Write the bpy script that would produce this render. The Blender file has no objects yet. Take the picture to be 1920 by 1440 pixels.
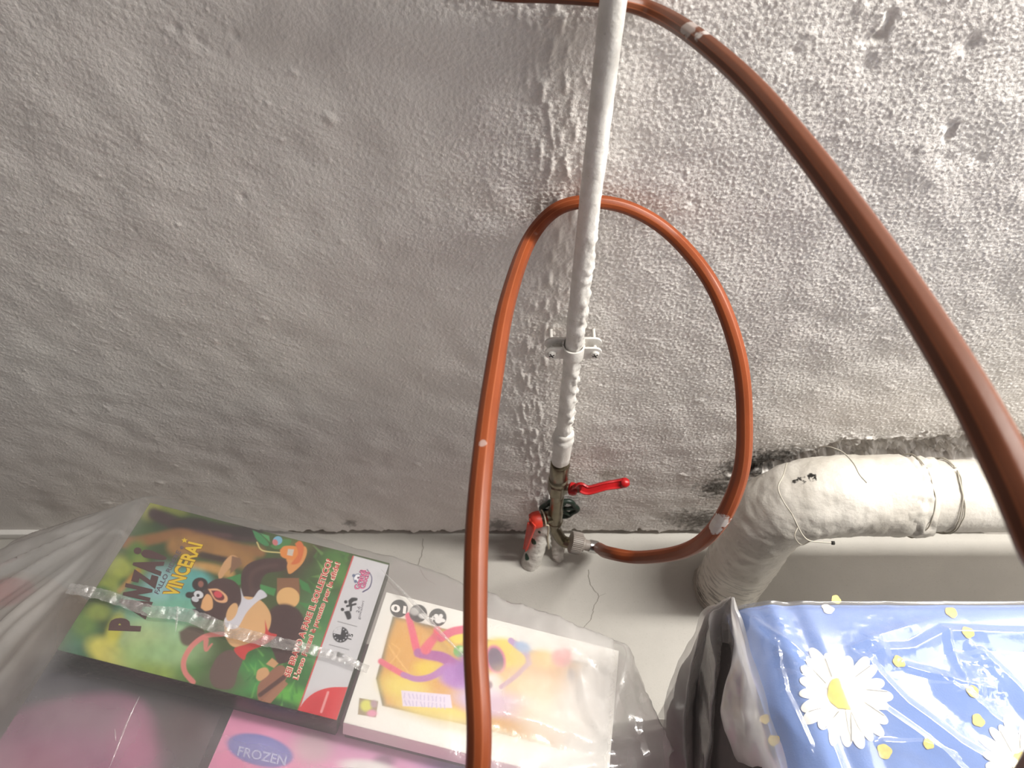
import bpy, bmesh, math, random
import numpy as np
from mathutils import Vector, Matrix

random.seed(7)
rng = np.random.default_rng(11)
SC = bpy.context.scene
COL = SC.collection

# ------------------------------------------------------------------ camera
F = 1450.0                                  # focal length in pixels of a 1920 px wide frame
PITCH = math.radians(53.7)                  # looking down
CAM = np.array([0.0, -0.72, 1.523])         # wall plane is y = 0, floor is z = 0
cF = np.array([0, math.cos(PITCH), -math.sin(PITCH)])
cU = np.array([0, math.sin(PITCH), math.cos(PITCH)])
cR = np.array([1.0, 0, 0])
cd = bpy.data.cameras.new('camera')
cd.sensor_width = 36.0
cd.lens = F / 1920 * 36
cd.clip_start = 0.02
cd.dof.use_dof = True
cd.dof.focus_distance = 1.03
cd.dof.aperture_fstop = 8.0
co = bpy.data.objects.new('camera', cd)
co.location = CAM
co.rotation_euler = (math.pi / 2 - PITCH, 0, 0)
COL.objects.link(co)
SC.camera = co

# ------------------------------------------------------------------ light and exposure
SC.view_settings.view_transform = 'Standard'
SC.view_settings.look = 'None'
SC.view_settings.gamma = 1.0
SC.view_settings.use_curve_mapping = False
SC.view_settings.exposure = 0.0
W = bpy.data.worlds.new('room')
SC.world = W
W.use_nodes = True
W.node_tree.nodes['Background'].inputs[0].default_value = (1.0, 0.95, 0.93, 1)
W.node_tree.nodes['Background'].inputs[1].default_value = 0.175


def area(name, loc, target, sx, sy, power, color, along_x=False):
    l = bpy.data.lights.new(name, 'AREA')
    l.shape = 'RECTANGLE'
    l.size, l.size_y = sx, sy
    l.energy = power
    l.color = color
    o = bpy.data.objects.new(name, l)
    o.location = loc
    d = Vector(target) - Vector(loc)
    z = -d.normalized()
    if along_x:                                  # local Y of the lamp runs along the wall
        y = Vector((1, 0, 0))
        y = (y - z * y.dot(z)).normalized()
        x = y.cross(z)
        o.rotation_euler = Matrix((x, y, z)).transposed().to_euler()
    else:
        o.rotation_euler = d.to_track_quat('-Z', 'Y').to_euler()
    COL.objects.link(o)
    return o


area('wall_lamp', (1.45, -0.19, 2.15), (1.30, -0.22, 0.0), 0.16, 1.5, 78.0, (1.0, 0.97, 0.91), True)
area('room_fill', (2.1, -0.9, 2.2), (0.1, -0.1, 0.8), 1.4, 1.4, 20.0, (1.0, 0.975, 0.94))  # added soft fill for the wall and front shading; no window is built
SC.cycles.transparent_max_bounces = 24
SC.cycles.max_bounces = 8


# ------------------------------------------------------------------ projection helpers (real world rays)
def ray(px, py):
    return cF + cR * ((px - 960) / F) + cU * (-(py - 720) / F)


def at(px, py, depth):
    return CAM + ray(px, py) * depth


def hit(px, py, p0, n):
    d = ray(px, py)
    t = np.dot(np.asarray(p0) - CAM, n) / np.dot(d, n)
    return CAM + d * t


def on_y(px, py, y):
    return hit(px, py, (0, y, 0), (0, 1, 0))


def on_z(px, py, z):
    return hit(px, py, (0, 0, z), (0, 0, 1))


def project(P):
    d = np.asarray(P) - CAM
    w = d @ cF
    return np.stack([960 + F * (d @ cR) / w, 720 - F * (d @ cU) / w], -1)


# ------------------------------------------------------------------ noise
def vnoise(P, seed=0):
    P = np.asarray(P, float)
    i = np.floor(P).astype(np.int64)
    f = P - i
    f = f * f * (3 - 2 * f)

    def h(a, b, c):
        n = (a * 374761393 + b * 668265263 + c * 2147483647 + seed * 1274126177) & 0xFFFFFFFF
        n = ((n ^ (n >> 13)) * 1274126177) & 0xFFFFFFFF
        n = ((n ^ (n >> 16)) * 2246822519) & 0xFFFFFFFF
        return ((n ^ (n >> 15)) & 0xFFFF) / 32767.5 - 1
    r = 0
    for dx in (0, 1):
        for dy in (0, 1):
            for dz in (0, 1):
                w = (f[..., 0] if dx else 1 - f[..., 0]) * (f[..., 1] if dy else 1 - f[..., 1]) * (f[..., 2] if dz else 1 - f[..., 2])
                r = r + w * h(i[..., 0] + dx, i[..., 1] + dy, i[..., 2] + dz)
    return r


def fbm(P, octv=4, seed=0, gain=0.5):
    P = np.asarray(P, float)
    r, a = 0, 1
    for k in range(octv):
        r = r + a * vnoise(P * 2 ** k, seed + k * 17)
        a *= gain
    return r


def ridged(P, octv=3, seed=0):
    P = np.asarray(P, float)
    r, a = 0, 1
    for k in range(octv):
        r = r + a * (1 - 2 * np.abs(vnoise(P * 2 ** k, seed + k * 31)))
        a *= 0.5
    return r


def smooth(a, b, x):
    t = np.clip((x - a) / (b - a), 0, 1)
    return t * t * (3 - 2 * t)


# ------------------------------------------------------------------ materials
def lin(c):
    c = np.asarray(c, float) / 255
    return tuple(np.where(c <= 0.04045, c / 12.92, ((c + 0.055) / 1.055) ** 2.4))


class MatB:
    def __init__(s, name):
        s.m = bpy.data.materials.new(name)
        s.m.use_nodes = True
        s.nt = s.m.node_tree
        s.b = s.nt.nodes['Principled BSDF']
        s.out = s.nt.nodes['Material Output']

    def n(s, t, **k):
        x = s.nt.nodes.new(t)
        for a, v in k.items():
            setattr(x, a, v)
        return x

    def l(s, a, b):
        s.nt.links.new(a, b)

    def math(s, op, a, b=None, clamp=False):
        x = s.n('ShaderNodeMath', operation=op, use_clamp=clamp)
        for i, v in enumerate((a, b)):
            if v is None:
                continue
            if isinstance(v, (int, float)):
                x.inputs[i].default_value = v
            else:
                s.l(v, x.inputs[i])
        return x.outputs[0]

    def mix(s, fac, a, b):
        x = s.n('ShaderNodeMix', data_type='RGBA')
        for sock, v in ((x.inputs[0], fac), (x.inputs[6], a), (x.inputs[7], b)):
            if isinstance(v, (int, float)):
                sock.default_value = v
            elif isinstance(v, tuple):
                sock.default_value = v + (1,) if len(v) == 3 else v
            else:
                s.l(v, sock)
        return x.outputs[2]

    def noise(s, scale, detail=3, rough=0.5, vec=None):
        x = s.n('ShaderNodeTexNoise')
        x.inputs['Scale'].default_value = scale
        x.inputs['Detail'].default_value = detail
        x.inputs['Roughness'].default_value = rough
        s.l(vec if vec is not None else s.pos(), x.inputs['Vector'])
        return x.outputs[0]

    def pos(s):
        if not hasattr(s, '_p'):
            s._p = s.n('ShaderNodeTexCoord').outputs['Object']
        return s._p

    def ramp(s, v, a, b):
        x = s.n('ShaderNodeMapRange')
        x.inputs[1].default_value = a
        x.inputs[2].default_value = b
        s.l(v, x.inputs[0])
        return x.outputs[0]

    def bump(s, h, strength, dist):
        x = s.n('ShaderNodeBump')
        x.inputs['Strength'].default_value = strength
        x.inputs['Distance'].default_value = dist
        s.l(h, x.inputs['Height'])
        return x.outputs[0]

    def near(s, p, r, wob=0.5, nscale=90, soft=0.2):
        """0..1 mask around a point of the surface, ragged edge"""
        v = s.n('ShaderNodeVectorMath', operation='DISTANCE')
        s.l(s.pos(), v.inputs[0])
        v.inputs[1].default_value = tuple(p)
        nz = s.noise(nscale, 3)
        d = s.math('DIVIDE', v.outputs['Value'], r)
        d = s.math('ADD', d, s.math('MULTIPLY', s.math('SUBTRACT', nz, 0.5), wob * 4))
        return s.math('MULTIPLY', s.ramp(d, 1.0, 1.0 - soft), 1.0, True)


def plain(name, rgb, rough=0.5, metal=0.0, var=0.08, vscale=40, bump=0.0, bscale=200, spec=0.5):
    m = MatB(name)
    c = lin(rgb)
    nz = m.noise(vscale, 3)
    dark = tuple(x * (1 - var * 2.2) for x in c)
    lite = tuple(min(1, x * (1 + var * 2.2)) for x in c)
    m.l(m.mix(nz, dark, lite), m.b.inputs['Base Color'])
    m.b.inputs['Roughness'].default_value = rough
    m.b.inputs['Metallic'].default_value = metal
    m.b.inputs['Specular IOR Level'].default_value = spec
    if bump:
        m.l(m.bump(m.noise(bscale, 3), bump, 0.002), m.b.inputs['Normal'])
    return m.m


def film_mat(name, haze=0.15, rough=0.16, tint=0.97, crinkle=0.5, cscale=60, refl=1.0, white=(0.82, 0.80, 0.78), hattr=False):
    m = MatB(name)
    m.nt.nodes.remove(m.b)
    geo = m.n('ShaderNodeNewGeometry')
    nz = m.noise(cscale, 4, 0.6)
    nrm = m.bump(nz, crinkle, 0.004)
    d = m.n('ShaderNodeVectorMath', operation='DOT_PRODUCT')
    m.l(nrm, d.inputs[0])
    m.l(geo.outputs['Incoming'], d.inputs[1])
    a = m.math('ABSOLUTE', d.outputs['Value'])
    fr = m.math('POWER', m.math('SUBTRACT', 1.0, a, True), 4.0)
    fr = m.math('MULTIPLY', m.math('ADD', m.math('MULTIPLY', fr, 0.45), 0.075), refl, True)
    tr = m.n('ShaderNodeBsdfTransparent')
    tr.inputs[0].default_value = (tint, tint, tint, 1)
    df = m.n('ShaderNodeBsdfDiffuse')
    df.inputs[0].default_value = white + (1,)
    tl = m.n('ShaderNodeBsdfTranslucent')
    tl.inputs[0].default_value = white + (1,)
    mx = m.n('ShaderNodeMixShader')
    mx.inputs[0].default_value = 0.45
    m.l(df.outputs[0], mx.inputs[1])
    m.l(tl.outputs[0], mx.inputs[2])
    m1 = m.n('ShaderNodeMixShader')
    # haze grows a little towards grazing view
    if hattr:
        va = m.n('ShaderNodeVertexColor', layer_name='print')
        haze_ = m.n('ShaderNodeSeparateColor')
        m.l(va.outputs[0], haze_.inputs[0])
        hx = haze_.outputs[0]
    hz = m.math('ADD', m.math('MULTIPLY', m.math('SUBTRACT', 1.0, a, True), haze * 1.2), haze, True)
    if hattr:
        hz = m.math('ADD', hz, hx, True)
    m.l(hz, m1.inputs[0])
    m.l(tr.outputs[0], m1.inputs[1])
    m.l(mx.outputs[0], m1.inputs[2])
    gl = m.n('ShaderNodeBsdfGlossy')
    gl.inputs['Roughness'].default_value = rough
    gl.inputs[0].default_value = (1, 1, 1, 1)
    m.l(nrm, gl.inputs['Normal'])
    m2 = m.n('ShaderNodeMixShader')
    m.l(fr, m2.inputs[0])
    m.l(m1.outputs[0], m2.inputs[1])
    m.l(gl.outputs[0], m2.inputs[2])
    m.l(m2.outputs[0], m.out.inputs[0])
    return m.m


def vcol_mat(name, rough=0.35, bump=0.0):
    m = MatB(name)
    at_ = m.n('ShaderNodeVertexColor', layer_name='print')
    m.l(at_.outputs[0], m.b.inputs['Base Color'])
    m.b.inputs['Roughness'].default_value = rough
    if bump:
        m.l(m.bump(m.noise(300, 2), bump, 0.001), m.b.inputs['Normal'])
    return m.m


# ------------------------------------------------------------------ mesh helpers
def tag(o, label, cat=None, group=None, kind=None):
    if label:
        o['label'] = label
    if cat:
        o['category'] = cat
    if group:
        o['group'] = group
    if kind:
        o['kind'] = kind
    return o


def empty(name, loc, label, cat, group=None):
    o = bpy.data.objects.new(name, None)
    o.location = tuple(loc)
    o.empty_display_size = 0.05
    COL.objects.link(o)
    return tag(o, label, cat, group)


def wloc(o):
    p = np.array(o.location)
    while o.parent:
        o = o.parent
        p = p + np.array(o.location)
    return p


def mesh(name, V, Fc, mat, parent=None, smooth_=True, base=None, mats=None, midx=None):
    """V in world coordinates; the object's origin goes to base (or the mesh centre for a part)."""
    V = np.asarray(V, float)
    if base is None:
        base = V.mean(0) if parent is not None else np.array([V[:, 0].mean(), V[:, 1].mean(), V[:, 2].min()])
    base = np.asarray(base, float)
    me = bpy.data.meshes.new(name)
    if isinstance(Fc, np.ndarray):
        n, k = Fc.shape
        me.vertices.add(len(V))
        me.vertices.foreach_set('co', (V - base).astype(np.float32).ravel())
        me.loops.add(n * k)
        me.loops.foreach_set('vertex_index', Fc.astype(np.int32).ravel())
        me.polygons.add(n)
        me.polygons.foreach_set('loop_start', np.arange(0, n * k, k, dtype=np.int32))
        me.polygons.foreach_set('loop_total', np.full(n, k, np.int32))
        me.update(calc_edges=True)
    else:
        me.from_pydata([tuple(v) for v in V - base], [], Fc)
        me.update()
    for m in (mats or [mat]):
        me.materials.append(m)
    if midx is not None:
        me.polygons.foreach_set('material_index', np.asarray(midx, np.int32))
    if smooth_:
        me.polygons.foreach_set('use_smooth', np.ones(len(me.polygons), bool))
    o = bpy.data.objects.new(name, me)
    COL.objects.link(o)
    if parent is not None:
        o.parent = parent
        o.location = tuple(base - wloc(parent))
    else:
        o.location = tuple(base)
    return o


def grid_faces(nu, nv, wrap_v=False):
    i, j = np.meshgrid(np.arange(nu - 1), np.arange(nv if wrap_v else nv - 1), indexing='ij')
    j2 = (j + 1) % nv
    return np.stack([i * nv + j, (i + 1) * nv + j, (i + 1) * nv + j2, i * nv + j2], -1).reshape(-1, 4)


def set_colors(o, C):
    a = o.data.color_attributes.new('print', 'FLOAT_COLOR', 'POINT')
    a.data.foreach_set('color', np.concatenate([C, np.ones((len(C), 1))], 1).astype(np.float32).ravel())


def spline(P, n):
    """Catmull-Rom through rows of P (any number of columns), resampled to n rows"""
    P = np.asarray(P, float)
    Q = np.vstack([2 * P[0] - P[1], P, 2 * P[-1] - P[-2]])
    seg = np.linalg.norm(np.diff(P[:, :3], axis=0), axis=1)
    s = np.concatenate([[0], np.cumsum(seg)])
    t = np.linspace(0, s[-1], n)
    k = np.clip(np.searchsorted(s, t, side='right') - 1, 0, len(seg) - 1)
    u = ((t - s[k]) / seg[k])[:, None]
    a, b, c, d = Q[k], Q[k + 1], Q[k + 2], Q[k + 3]
    return 0.5 * (2 * b + (c - a) * u + (2 * a - 5 * b + 4 * c - d) * u ** 2 + (3 * b - a - 3 * c + d) * u ** 3)


def frames(C, up=(0, 0, 1)):
    T = np.gradient(C, axis=0)
    T /= np.linalg.norm(T, axis=1)[:, None]
    A = np.zeros_like(C)
    a = np.cross(T[0], up)
    if np.linalg.norm(a) < 1e-3:
        a = np.cross(T[0], (0, 1, 0))
    for i in range(len(C)):
        a = a - T[i] * np.dot(a, T[i])
        a = a / np.linalg.norm(a)
        A[i] = a
    B = np.cross(T, A)
    return T, A, B


def tube(C, R, ns=24, prof=None, disp=None, caps=True):
    """swept tube: centres C, radii R (scalar/array); prof(theta)->factor; disp(V,N)->offset"""
    C = np.asarray(C, float)
    n = len(C)
    R = np.broadcast_to(np.asarray(R, float), (n,))
    T, A, B = frames(C)
    th = np.linspace(0, 2 * np.pi, ns, endpoint=False)
    f = np.ones(ns) if prof is None else prof(th)
    Nn = A[:, None, :] * np.cos(th)[None, :, None] + B[:, None, :] * np.sin(th)[None, :, None]
    V = C[:, None, :] + Nn * (R[:, None] * f[None, :])[..., None]
    if disp is not None:
        V = V + Nn * disp(V.reshape(-1, 3)).reshape(n, ns)[..., None]
    V = V.reshape(-1, 3)
    Fc = grid_faces(n, ns, True).tolist()
    if caps:
        Fc.append(list(range(ns))[::-1][::-1])
        Fc.append([(n - 1) * ns + k for k in range(ns)][::-1])
    return V, Fc


def lathe(prof, p, axis, ns=24, rfun=None):
    """profile [(r,h)...] revolved round axis from point p; rfun(theta,k)->factor"""
    axis = np.asarray(axis, float)
    axis /= np.linalg.norm(axis)
    a = np.cross(axis, (0, 0, 1))
    if np.linalg.norm(a) < 1e-3:
        a = np.cross(axis, (0, 1, 0))
    a /= np.linalg.norm(a)
    b = np.cross(axis, a)
    th = np.linspace(0, 2 * np.pi, ns, endpoint=False)
    V = []
    for k, (r, h) in enumerate(prof):
        f = np.ones(ns) if rfun is None else rfun(th, k)
        V.append(np.asarray(p) + axis * h + (np.cos(th) * f * r)[:, None] * a + (np.sin(th) * f * r)[:, None] * b)
    V = np.concatenate(V)
    n = len(prof)
    Fc = grid_faces(n, ns, True).tolist()
    Fc.append(list(range(ns)))
    Fc.append([(n - 1) * ns + k for k in range(ns)][::-1])
    return V, Fc


def join(parts):
    V, Fc, o = [], [], 0
    for v, f in parts:
        V.append(np.asarray(v))
        Fc += [[i + o for i in q] for q in (f.tolist() if isinstance(f, np.ndarray) else f)]
        o += len(v)
    return np.concatenate(V), Fc


def auto(o, ang=35):
    """flat across sharp angles"""
    bm = bmesh.new()
    bm.from_mesh(o.data)
    bmesh.ops.recalc_face_normals(bm, faces=bm.faces[:])
    for e in bm.edges:
        if len(e.link_faces) == 2:
            e.smooth = e.calc_face_angle() < math.radians(ang)
    bm.to_mesh(o.data)
    bm.free()
    return o


def bevel(o, w, seg=2):
    bm = bmesh.new()
    bm.from_mesh(o.data)
    bmesh.ops.recalc_face_normals(bm, faces=bm.faces[:])
    es = [e for e in bm.edges if len(e.link_faces) == 2 and e.calc_face_angle() > math.radians(40)]
    bmesh.ops.bevel(bm, geom=es, offset=w, segments=seg, affect='EDGES', profile=0.6)
    bm.to_mesh(o.data)
    bm.free()
    return auto(o, 50)


def box_vf(O, U, V, N, L, S, T):
    """box with one top corner at O, spanning L*U, S*V and T downward along -N"""
    O, U, V, N = (np.asarray(x, float) for x in (O, U, V, N))
    P = [O + U * L * a + V * S * b - N * T * c for c in (0, 1) for b in (0, 1) for a in (0, 1)]
    return np.array(P), [[0, 1, 3, 2], [4, 6, 7, 5], [0, 4, 5, 1], [2, 3, 7, 6], [0, 2, 6, 4], [1, 5, 7, 3]]


def extrude_poly(P, n, t):
    """flat polygon P (world points) thickened by t along n"""
    P = np.asarray(P, float)
    k = len(P)
    V = np.concatenate([P, P + np.asarray(n) * t])
    return V, [list(range(k)), list(range(k, 2 * k))[::-1]] + [[i, (i + 1) % k, k + (i + 1) % k, k + i] for i in range(k)]


_dg = None


def text_vf(body, p0, p1, up, plane, bold=0.0, lift=0.0006, tracking=1.0):
    """lettering on a plane: baseline runs p0->p1, cap height = up (all in the photo's pixels, cast onto the plane)"""
    cu = bpy.data.curves.new('t', 'FONT')
    cu.body = body
    cu.offset = bold
    cu.resolution_u = 3
    cu.space_character = tracking
    ob = bpy.data.objects.new('t', cu)
    COL.objects.link(ob)
    bpy.context.view_layer.update()
    dg = bpy.context.evaluated_depsgraph_get()
    me = bpy.data.meshes.new_from_object(ob.evaluated_get(dg))
    V = np.array([v.co[:2] for v in me.vertices])
    Fc = [list(p.vertices) for p in me.polygons]
    bpy.data.objects.remove(ob)
    bpy.data.curves.remove(cu)
    bpy.data.meshes.remove(me)
    x = (V[:, 0] - V[:, 0].min()) / max(1e-6, np.ptp(V[:, 0]))
    y = V[:, 1] / 0.69
    p0, p1, up = (np.asarray(q, float) for q in (p0, p1, up))
    Q = p0 + x[:, None] * (p1 - p0) + y[:, None] * up
    P0, N = plane
    W_ = np.array([hit(a, b, np.asarray(P0) + np.asarray(N) * lift, N) for a, b in Q])
    return W_, Fc


# ------------------------------------------------------------------ painter for flat print (vertex colours)
class Print:
    def __init__(s, name, O, U, V, N, L, S, step, lift, gain=1.0, fn=None):
        s.name = name
        nu, nv = int(L / step) + 2, int(S / step) + 2
        a, b = np.meshgrid(np.linspace(0, L, nu), np.linspace(0, S, nv), indexing='ij')
        s.W = np.asarray(O) + a.reshape(-1, 1) * np.asarray(U) + b.reshape(-1, 1) * np.asarray(V) + np.asarray(N) * lift
        s.F = grid_faces(nu, nv)
        s.N = np.asarray(N)
        p = project(s.W)
        s.p = p
        s.X, s.Y = p[:, 0], p[:, 1]
        s.C = np.zeros((len(p), 3))
        s.gain = gain

    def col(s, c):
        return np.array(lin(np.clip(np.asarray(c, float) * s.gain, 0, 250)))

    def fill(s, c):
        s.C[:] = s.col(c)

    def _apply(s, idx, a, c):
        c = s.col(c)
        s.C[idx] = s.C[idx] * (1 - a[:, None]) + c * a[:, None]

    def sd(s, poly):
        poly = np.asarray(poly, float)
        lo, hi = poly.min(0) - 40, poly.max(0) + 40
        idx = np.where((s.X > lo[0]) & (s.X < hi[0]) & (s.Y > lo[1]) & (s.Y < hi[1]))[0]
        q = s.p[idx]
        d = np.full(len(q), 1e9)
        ins = np.zeros(len(q), bool)
        for i in range(len(poly)):
            a, b = poly[i], poly[(i + 1) % len(poly)]
            e = b - a
            w = q - a
            t = np.clip((w @ e) / max(1e-9, e @ e), 0, 1)
            d = np.minimum(d, np.linalg.norm(w - t[:, None] * e, axis=1))
            c = ((a[1] > q[:, 1]) != (b[1] > q[:, 1]))
            xs = a[0] + (q[:, 1] - a[1]) * e[0] / (e[1] if abs(e[1]) > 1e-9 else 1e-9)
            ins ^= c & (q[:, 0] < xs)
        return idx, np.where(ins, -d, d)

    def poly(s, pts, c, soft=1.2, alpha=1.0, rnd=True):
        pts = np.asarray(pts, float)
        if rnd and len(pts) > 4:
            pts = spline(np.vstack([np.c_[pts, np.zeros(len(pts))], [[*pts[0], 0]]]), len(pts) * 5)[:-1, :2]
        idx, d = s.sd(pts)
        s._apply(idx, alpha * smooth(soft, -soft, d), c)

    def ell(s, cx, cy, rx, ry, c, ang=0, soft=0.15, alpha=1.0):
        a = math.radians(ang)
        x, y = s.X - cx, s.Y - cy
        u = (x * math.cos(a) + y * math.sin(a)) / rx
        v = (-x * math.sin(a) + y * math.cos(a)) / ry
        r = np.sqrt(u * u + v * v)
        al = alpha * smooth(1 + soft, 1 - soft, r)
        idx = np.where(al > 0)[0]
        s._apply(idx, al[idx], c)

    def stroke(s, pts, w, c, soft=1.2, alpha=1.0, w2=None):
        P = spline(np.c_[np.asarray(pts, float), np.zeros(len(pts))], max(8, len(pts) * 6))[:, :2]
        d = np.full(len(s.X), 1e9)
        w2 = w if w2 is None else w2
        lo, hi = P.min(0) - w - w2, P.max(0) + w + w2
        idx = np.where((s.X > lo[0]) & (s.X < hi[0]) & (s.Y > lo[1]) & (s.Y < hi[1]))[0]
        q = s.p[idx]
        d = np.full(len(q), 1e9)
        m = len(P)
        for i in range(m - 1):
            a, b = P[i], P[i + 1]
            e = b - a
            wv = q - a
            t = np.clip((wv @ e) / max(1e-9, e @ e), 0, 1)
            ww = w + (w2 - w) * (i + t) / (m - 1)
            d = np.minimum(d, np.linalg.norm(wv - t[:, None] * e, axis=1) - ww / 2)
        s._apply(idx, alpha * smooth(soft, -soft, d), c)

    def mottle(s, amt, scale, seed=0):
        n = fbm(np.c_[s.X / scale, s.Y / scale, np.zeros(len(s.X))], 3, seed)
        s.C *= np.clip(1 + amt * n, 0.2, 2)[:, None]

    def build(s, mat, parent, label=None):
        o = mesh(s.name, s.W, s.F, mat, parent, False)
        set_colors(o, np.clip(s.C, 0, 1))
        if label:
            o['label'] = label
        return o


def Z1(*p):
    return [(x / 2.66667, 900 + y / 2.66667) for x, y in p]


def z1(x, y):
    return (x / 2.66667, 900 + y / 2.66667)


def Z2(*p):
    return [(600 + x / 2.8235, 1040 + y / 2.8235) for x, y in p]


def z2(x, y):
    return (600 + x / 2.8235, 1040 + y / 2.8235)


def z6(x, y):
    return (520 + x / 4.364, 1030 + y / 4.364)


def z7(x, y):
    return (200 + x / 6.545, 960 + y / 6.545)


# ================================================================== SETTING
# ---- wall
def filt(shape, dx, lam, bw, ax=1.0, az=1.0, ang=0.0, seed=0):
    """band-passed noise field; lam = wavelength in m, ax/az stretch"""
    r = np.random.default_rng(seed)
    g = np.fft.rfft2(r.standard_normal(shape))
    kx = np.fft.fftfreq(shape[0], dx)[:, None]
    kz = np.fft.rfftfreq(shape[1], dx)[None, :]
    c, s_ = math.cos(ang), math.sin(ang)
    k = np.sqrt(((c * kx + s_ * kz) * ax) ** 2 + ((-s_ * kx + c * kz) * az) ** 2)
    H = np.exp(-0.5 * ((np.log(np.maximum(k, 1e-6) * lam)) / bw) ** 2)
    f = np.fft.irfft2(g * H, shape)
    return f / f.std()


DX = 0.0017
xs_d = np.arange(-1.02, 1.02, DX)
zs_d = np.arange(0.0, 1.20, DX)
XX, ZZ = np.meshgrid(xs_d, zs_d, indexing='ij')
shp = XX.shape
fine = 0.85 * filt(shp, DX, 0.0060, 0.45, 1.0, 0.85, seed=1) + 0.5 * filt(shp, DX, 0.011, 0.6, seed=21)
med = filt(shp, DX, 0.020, 0.5, seed=2)
strk = filt(shp, DX, 0.016, 0.5, 2.6, 0.8, math.radians(-40), seed=3)      # trowel strokes running diagonally
hor = filt(shp, DX, 0.014, 0.5, 2.8, 0.7, 0.0, seed=4)
big = filt(shp, DX, 0.16, 0.6, seed=5)
lump = filt(shp, DX, 0.05, 0.5, seed=6)
wl = smooth(0.05, -0.40, XX - 0.10)                                       # smoother, stroked plaster on the left
wlow = smooth(0.45, 0.15, ZZ)                                             # horizontal strokes low down
h = 0.00036 * (np.maximum(fine, -0.7) + 0.6 * np.maximum(fine - 0.9, 0)) * (1 - 0.56 * wl) * (1 - 0.30 * wlow)
h += 0.00004 * med * (1 - 0.3 * wl)
h += 0.00007 * strk * wl * (1 - wlow) + 0.00008 * hor * wlow
h += 0.0005 * big + 0.00005 * lump
h += 0.0006 * np.maximum(lump - 2.0, 0) + 0.0004 * np.maximum(med - 2.3, 0)
# thick ragged paint ridges left of the pipe
rid = np.exp(-((XX - 0.045 - 0.018 * np.sin(ZZ * 9)) / 0.028) ** 2)
h += rid * 0.0011 * np.maximum(filt(shp, DX, 0.03, 0.5, 0.6, 2.0, seed=8), 0)
# pits
for px, py, r_, dp in [(1630, 75, .010, .005), (1815, 85, .012, .006), (1625, 125, .014, .004), (1780, 235, .007, .005),
                       (1770, 300, .009, .003), (1835, 300, .009, .004), (1490, 95, .006, .003), (1712, 285, .005, .004),
                       (330, 52, .006, .003), (440, 65, .006, .003), (370, 75, .010, .003), (455, 370, .006, .003), (252, 430, .004, .003),
                       (1300, 380, .005, .003), (1130, 720, .003, .003), (1117, 712, .003, .003), (655, 980, .014, .006), (1600, 385, .008, .002)]:
    p = on_y(px, py, 0)
    d = np.hypot((XX - p[0]), (ZZ - p[2]) * 0.8) / r_
    h -= 0.62 * dp * np.exp(-(d ** 2) * 1.4 - 0.6 * d * (1 + 0.4 * fine * 0.3))
# vertical slots at upper right
for px, py, w_, l_ in [(1660, 50, .0042, .016), (1782, 250, .0036, .012)]:
    p = on_y(px, py, 0)
    h -= 0.003 * (1 + 0.3 * med) * smooth(1.35, 0.6, np.abs(XX - p[0] + 0.0012 * med) / w_) * smooth(1.2, 0.8, np.abs(ZZ - p[2]) / l_)
# hacked out channel above the drain pipe
c0, c1, c2 = on_y(1395, 872, 0), on_y(1560, 850, 0), on_y(1900, 838, 0)
zc = np.interp(XX, [c0[0], c1[0], c2[0], 1.1], [c0[2] - 0.012, c1[2], c2[2] + 0.0, c2[2] + 0.005])
wv = 0.018 * filt(shp, DX, 0.06, 0.5, seed=9) * 0.35 + 0.004 * med * 0.6
half = np.interp(XX, [c0[0] - 0.03, c0[0] + 0.05, c1[0], c2[0], 1.1], [0.004, 0.020, 0.046, 0.052, 0.05]) + wv
dch = np.abs(ZZ - zc + 0.01) - half
cav = smooth(0.006, -0.008, dch) * smooth(c0[0] - 0.03, c0[0] + 0.03, XX)
h -= cav * (0.030 + 0.006 * lump + 0.004 * med + 0.0015 * fine)
h += 0.0018 * np.exp(-((dch - 0.008) / 0.006) ** 2) * smooth(c0[0], c0[0] + 0.1, XX) * np.maximum(lump, 0)
# the plaster stops a little above the floor: recessed dark joint
h -= 0.016 * smooth(0.018, 0.012, ZZ + 0.002 * med + 0.003 * lump)
# fade to flat at the rim of the detailed zone
fade = smooth(1.02, 0.98, np.abs(XX)) * smooth(1.20, 1.17, ZZ)
h *= fade
xs = np.concatenate([np.linspace(-2.4, -1.04, 8), xs_d, np.linspace(1.04, 2.6, 8)])
zs = np.concatenate([zs_d, np.linspace(1.21, 2.5, 8)])
Y = np.zeros((len(xs), len(zs)))
Y[8:8 + len(xs_d), :len(zs_d)] = -h
GX, GZ = np.meshgrid(xs, zs, indexing='ij')
Vw = np.stack([GX, Y, GZ], -1).reshape(-1, 3)

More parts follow.
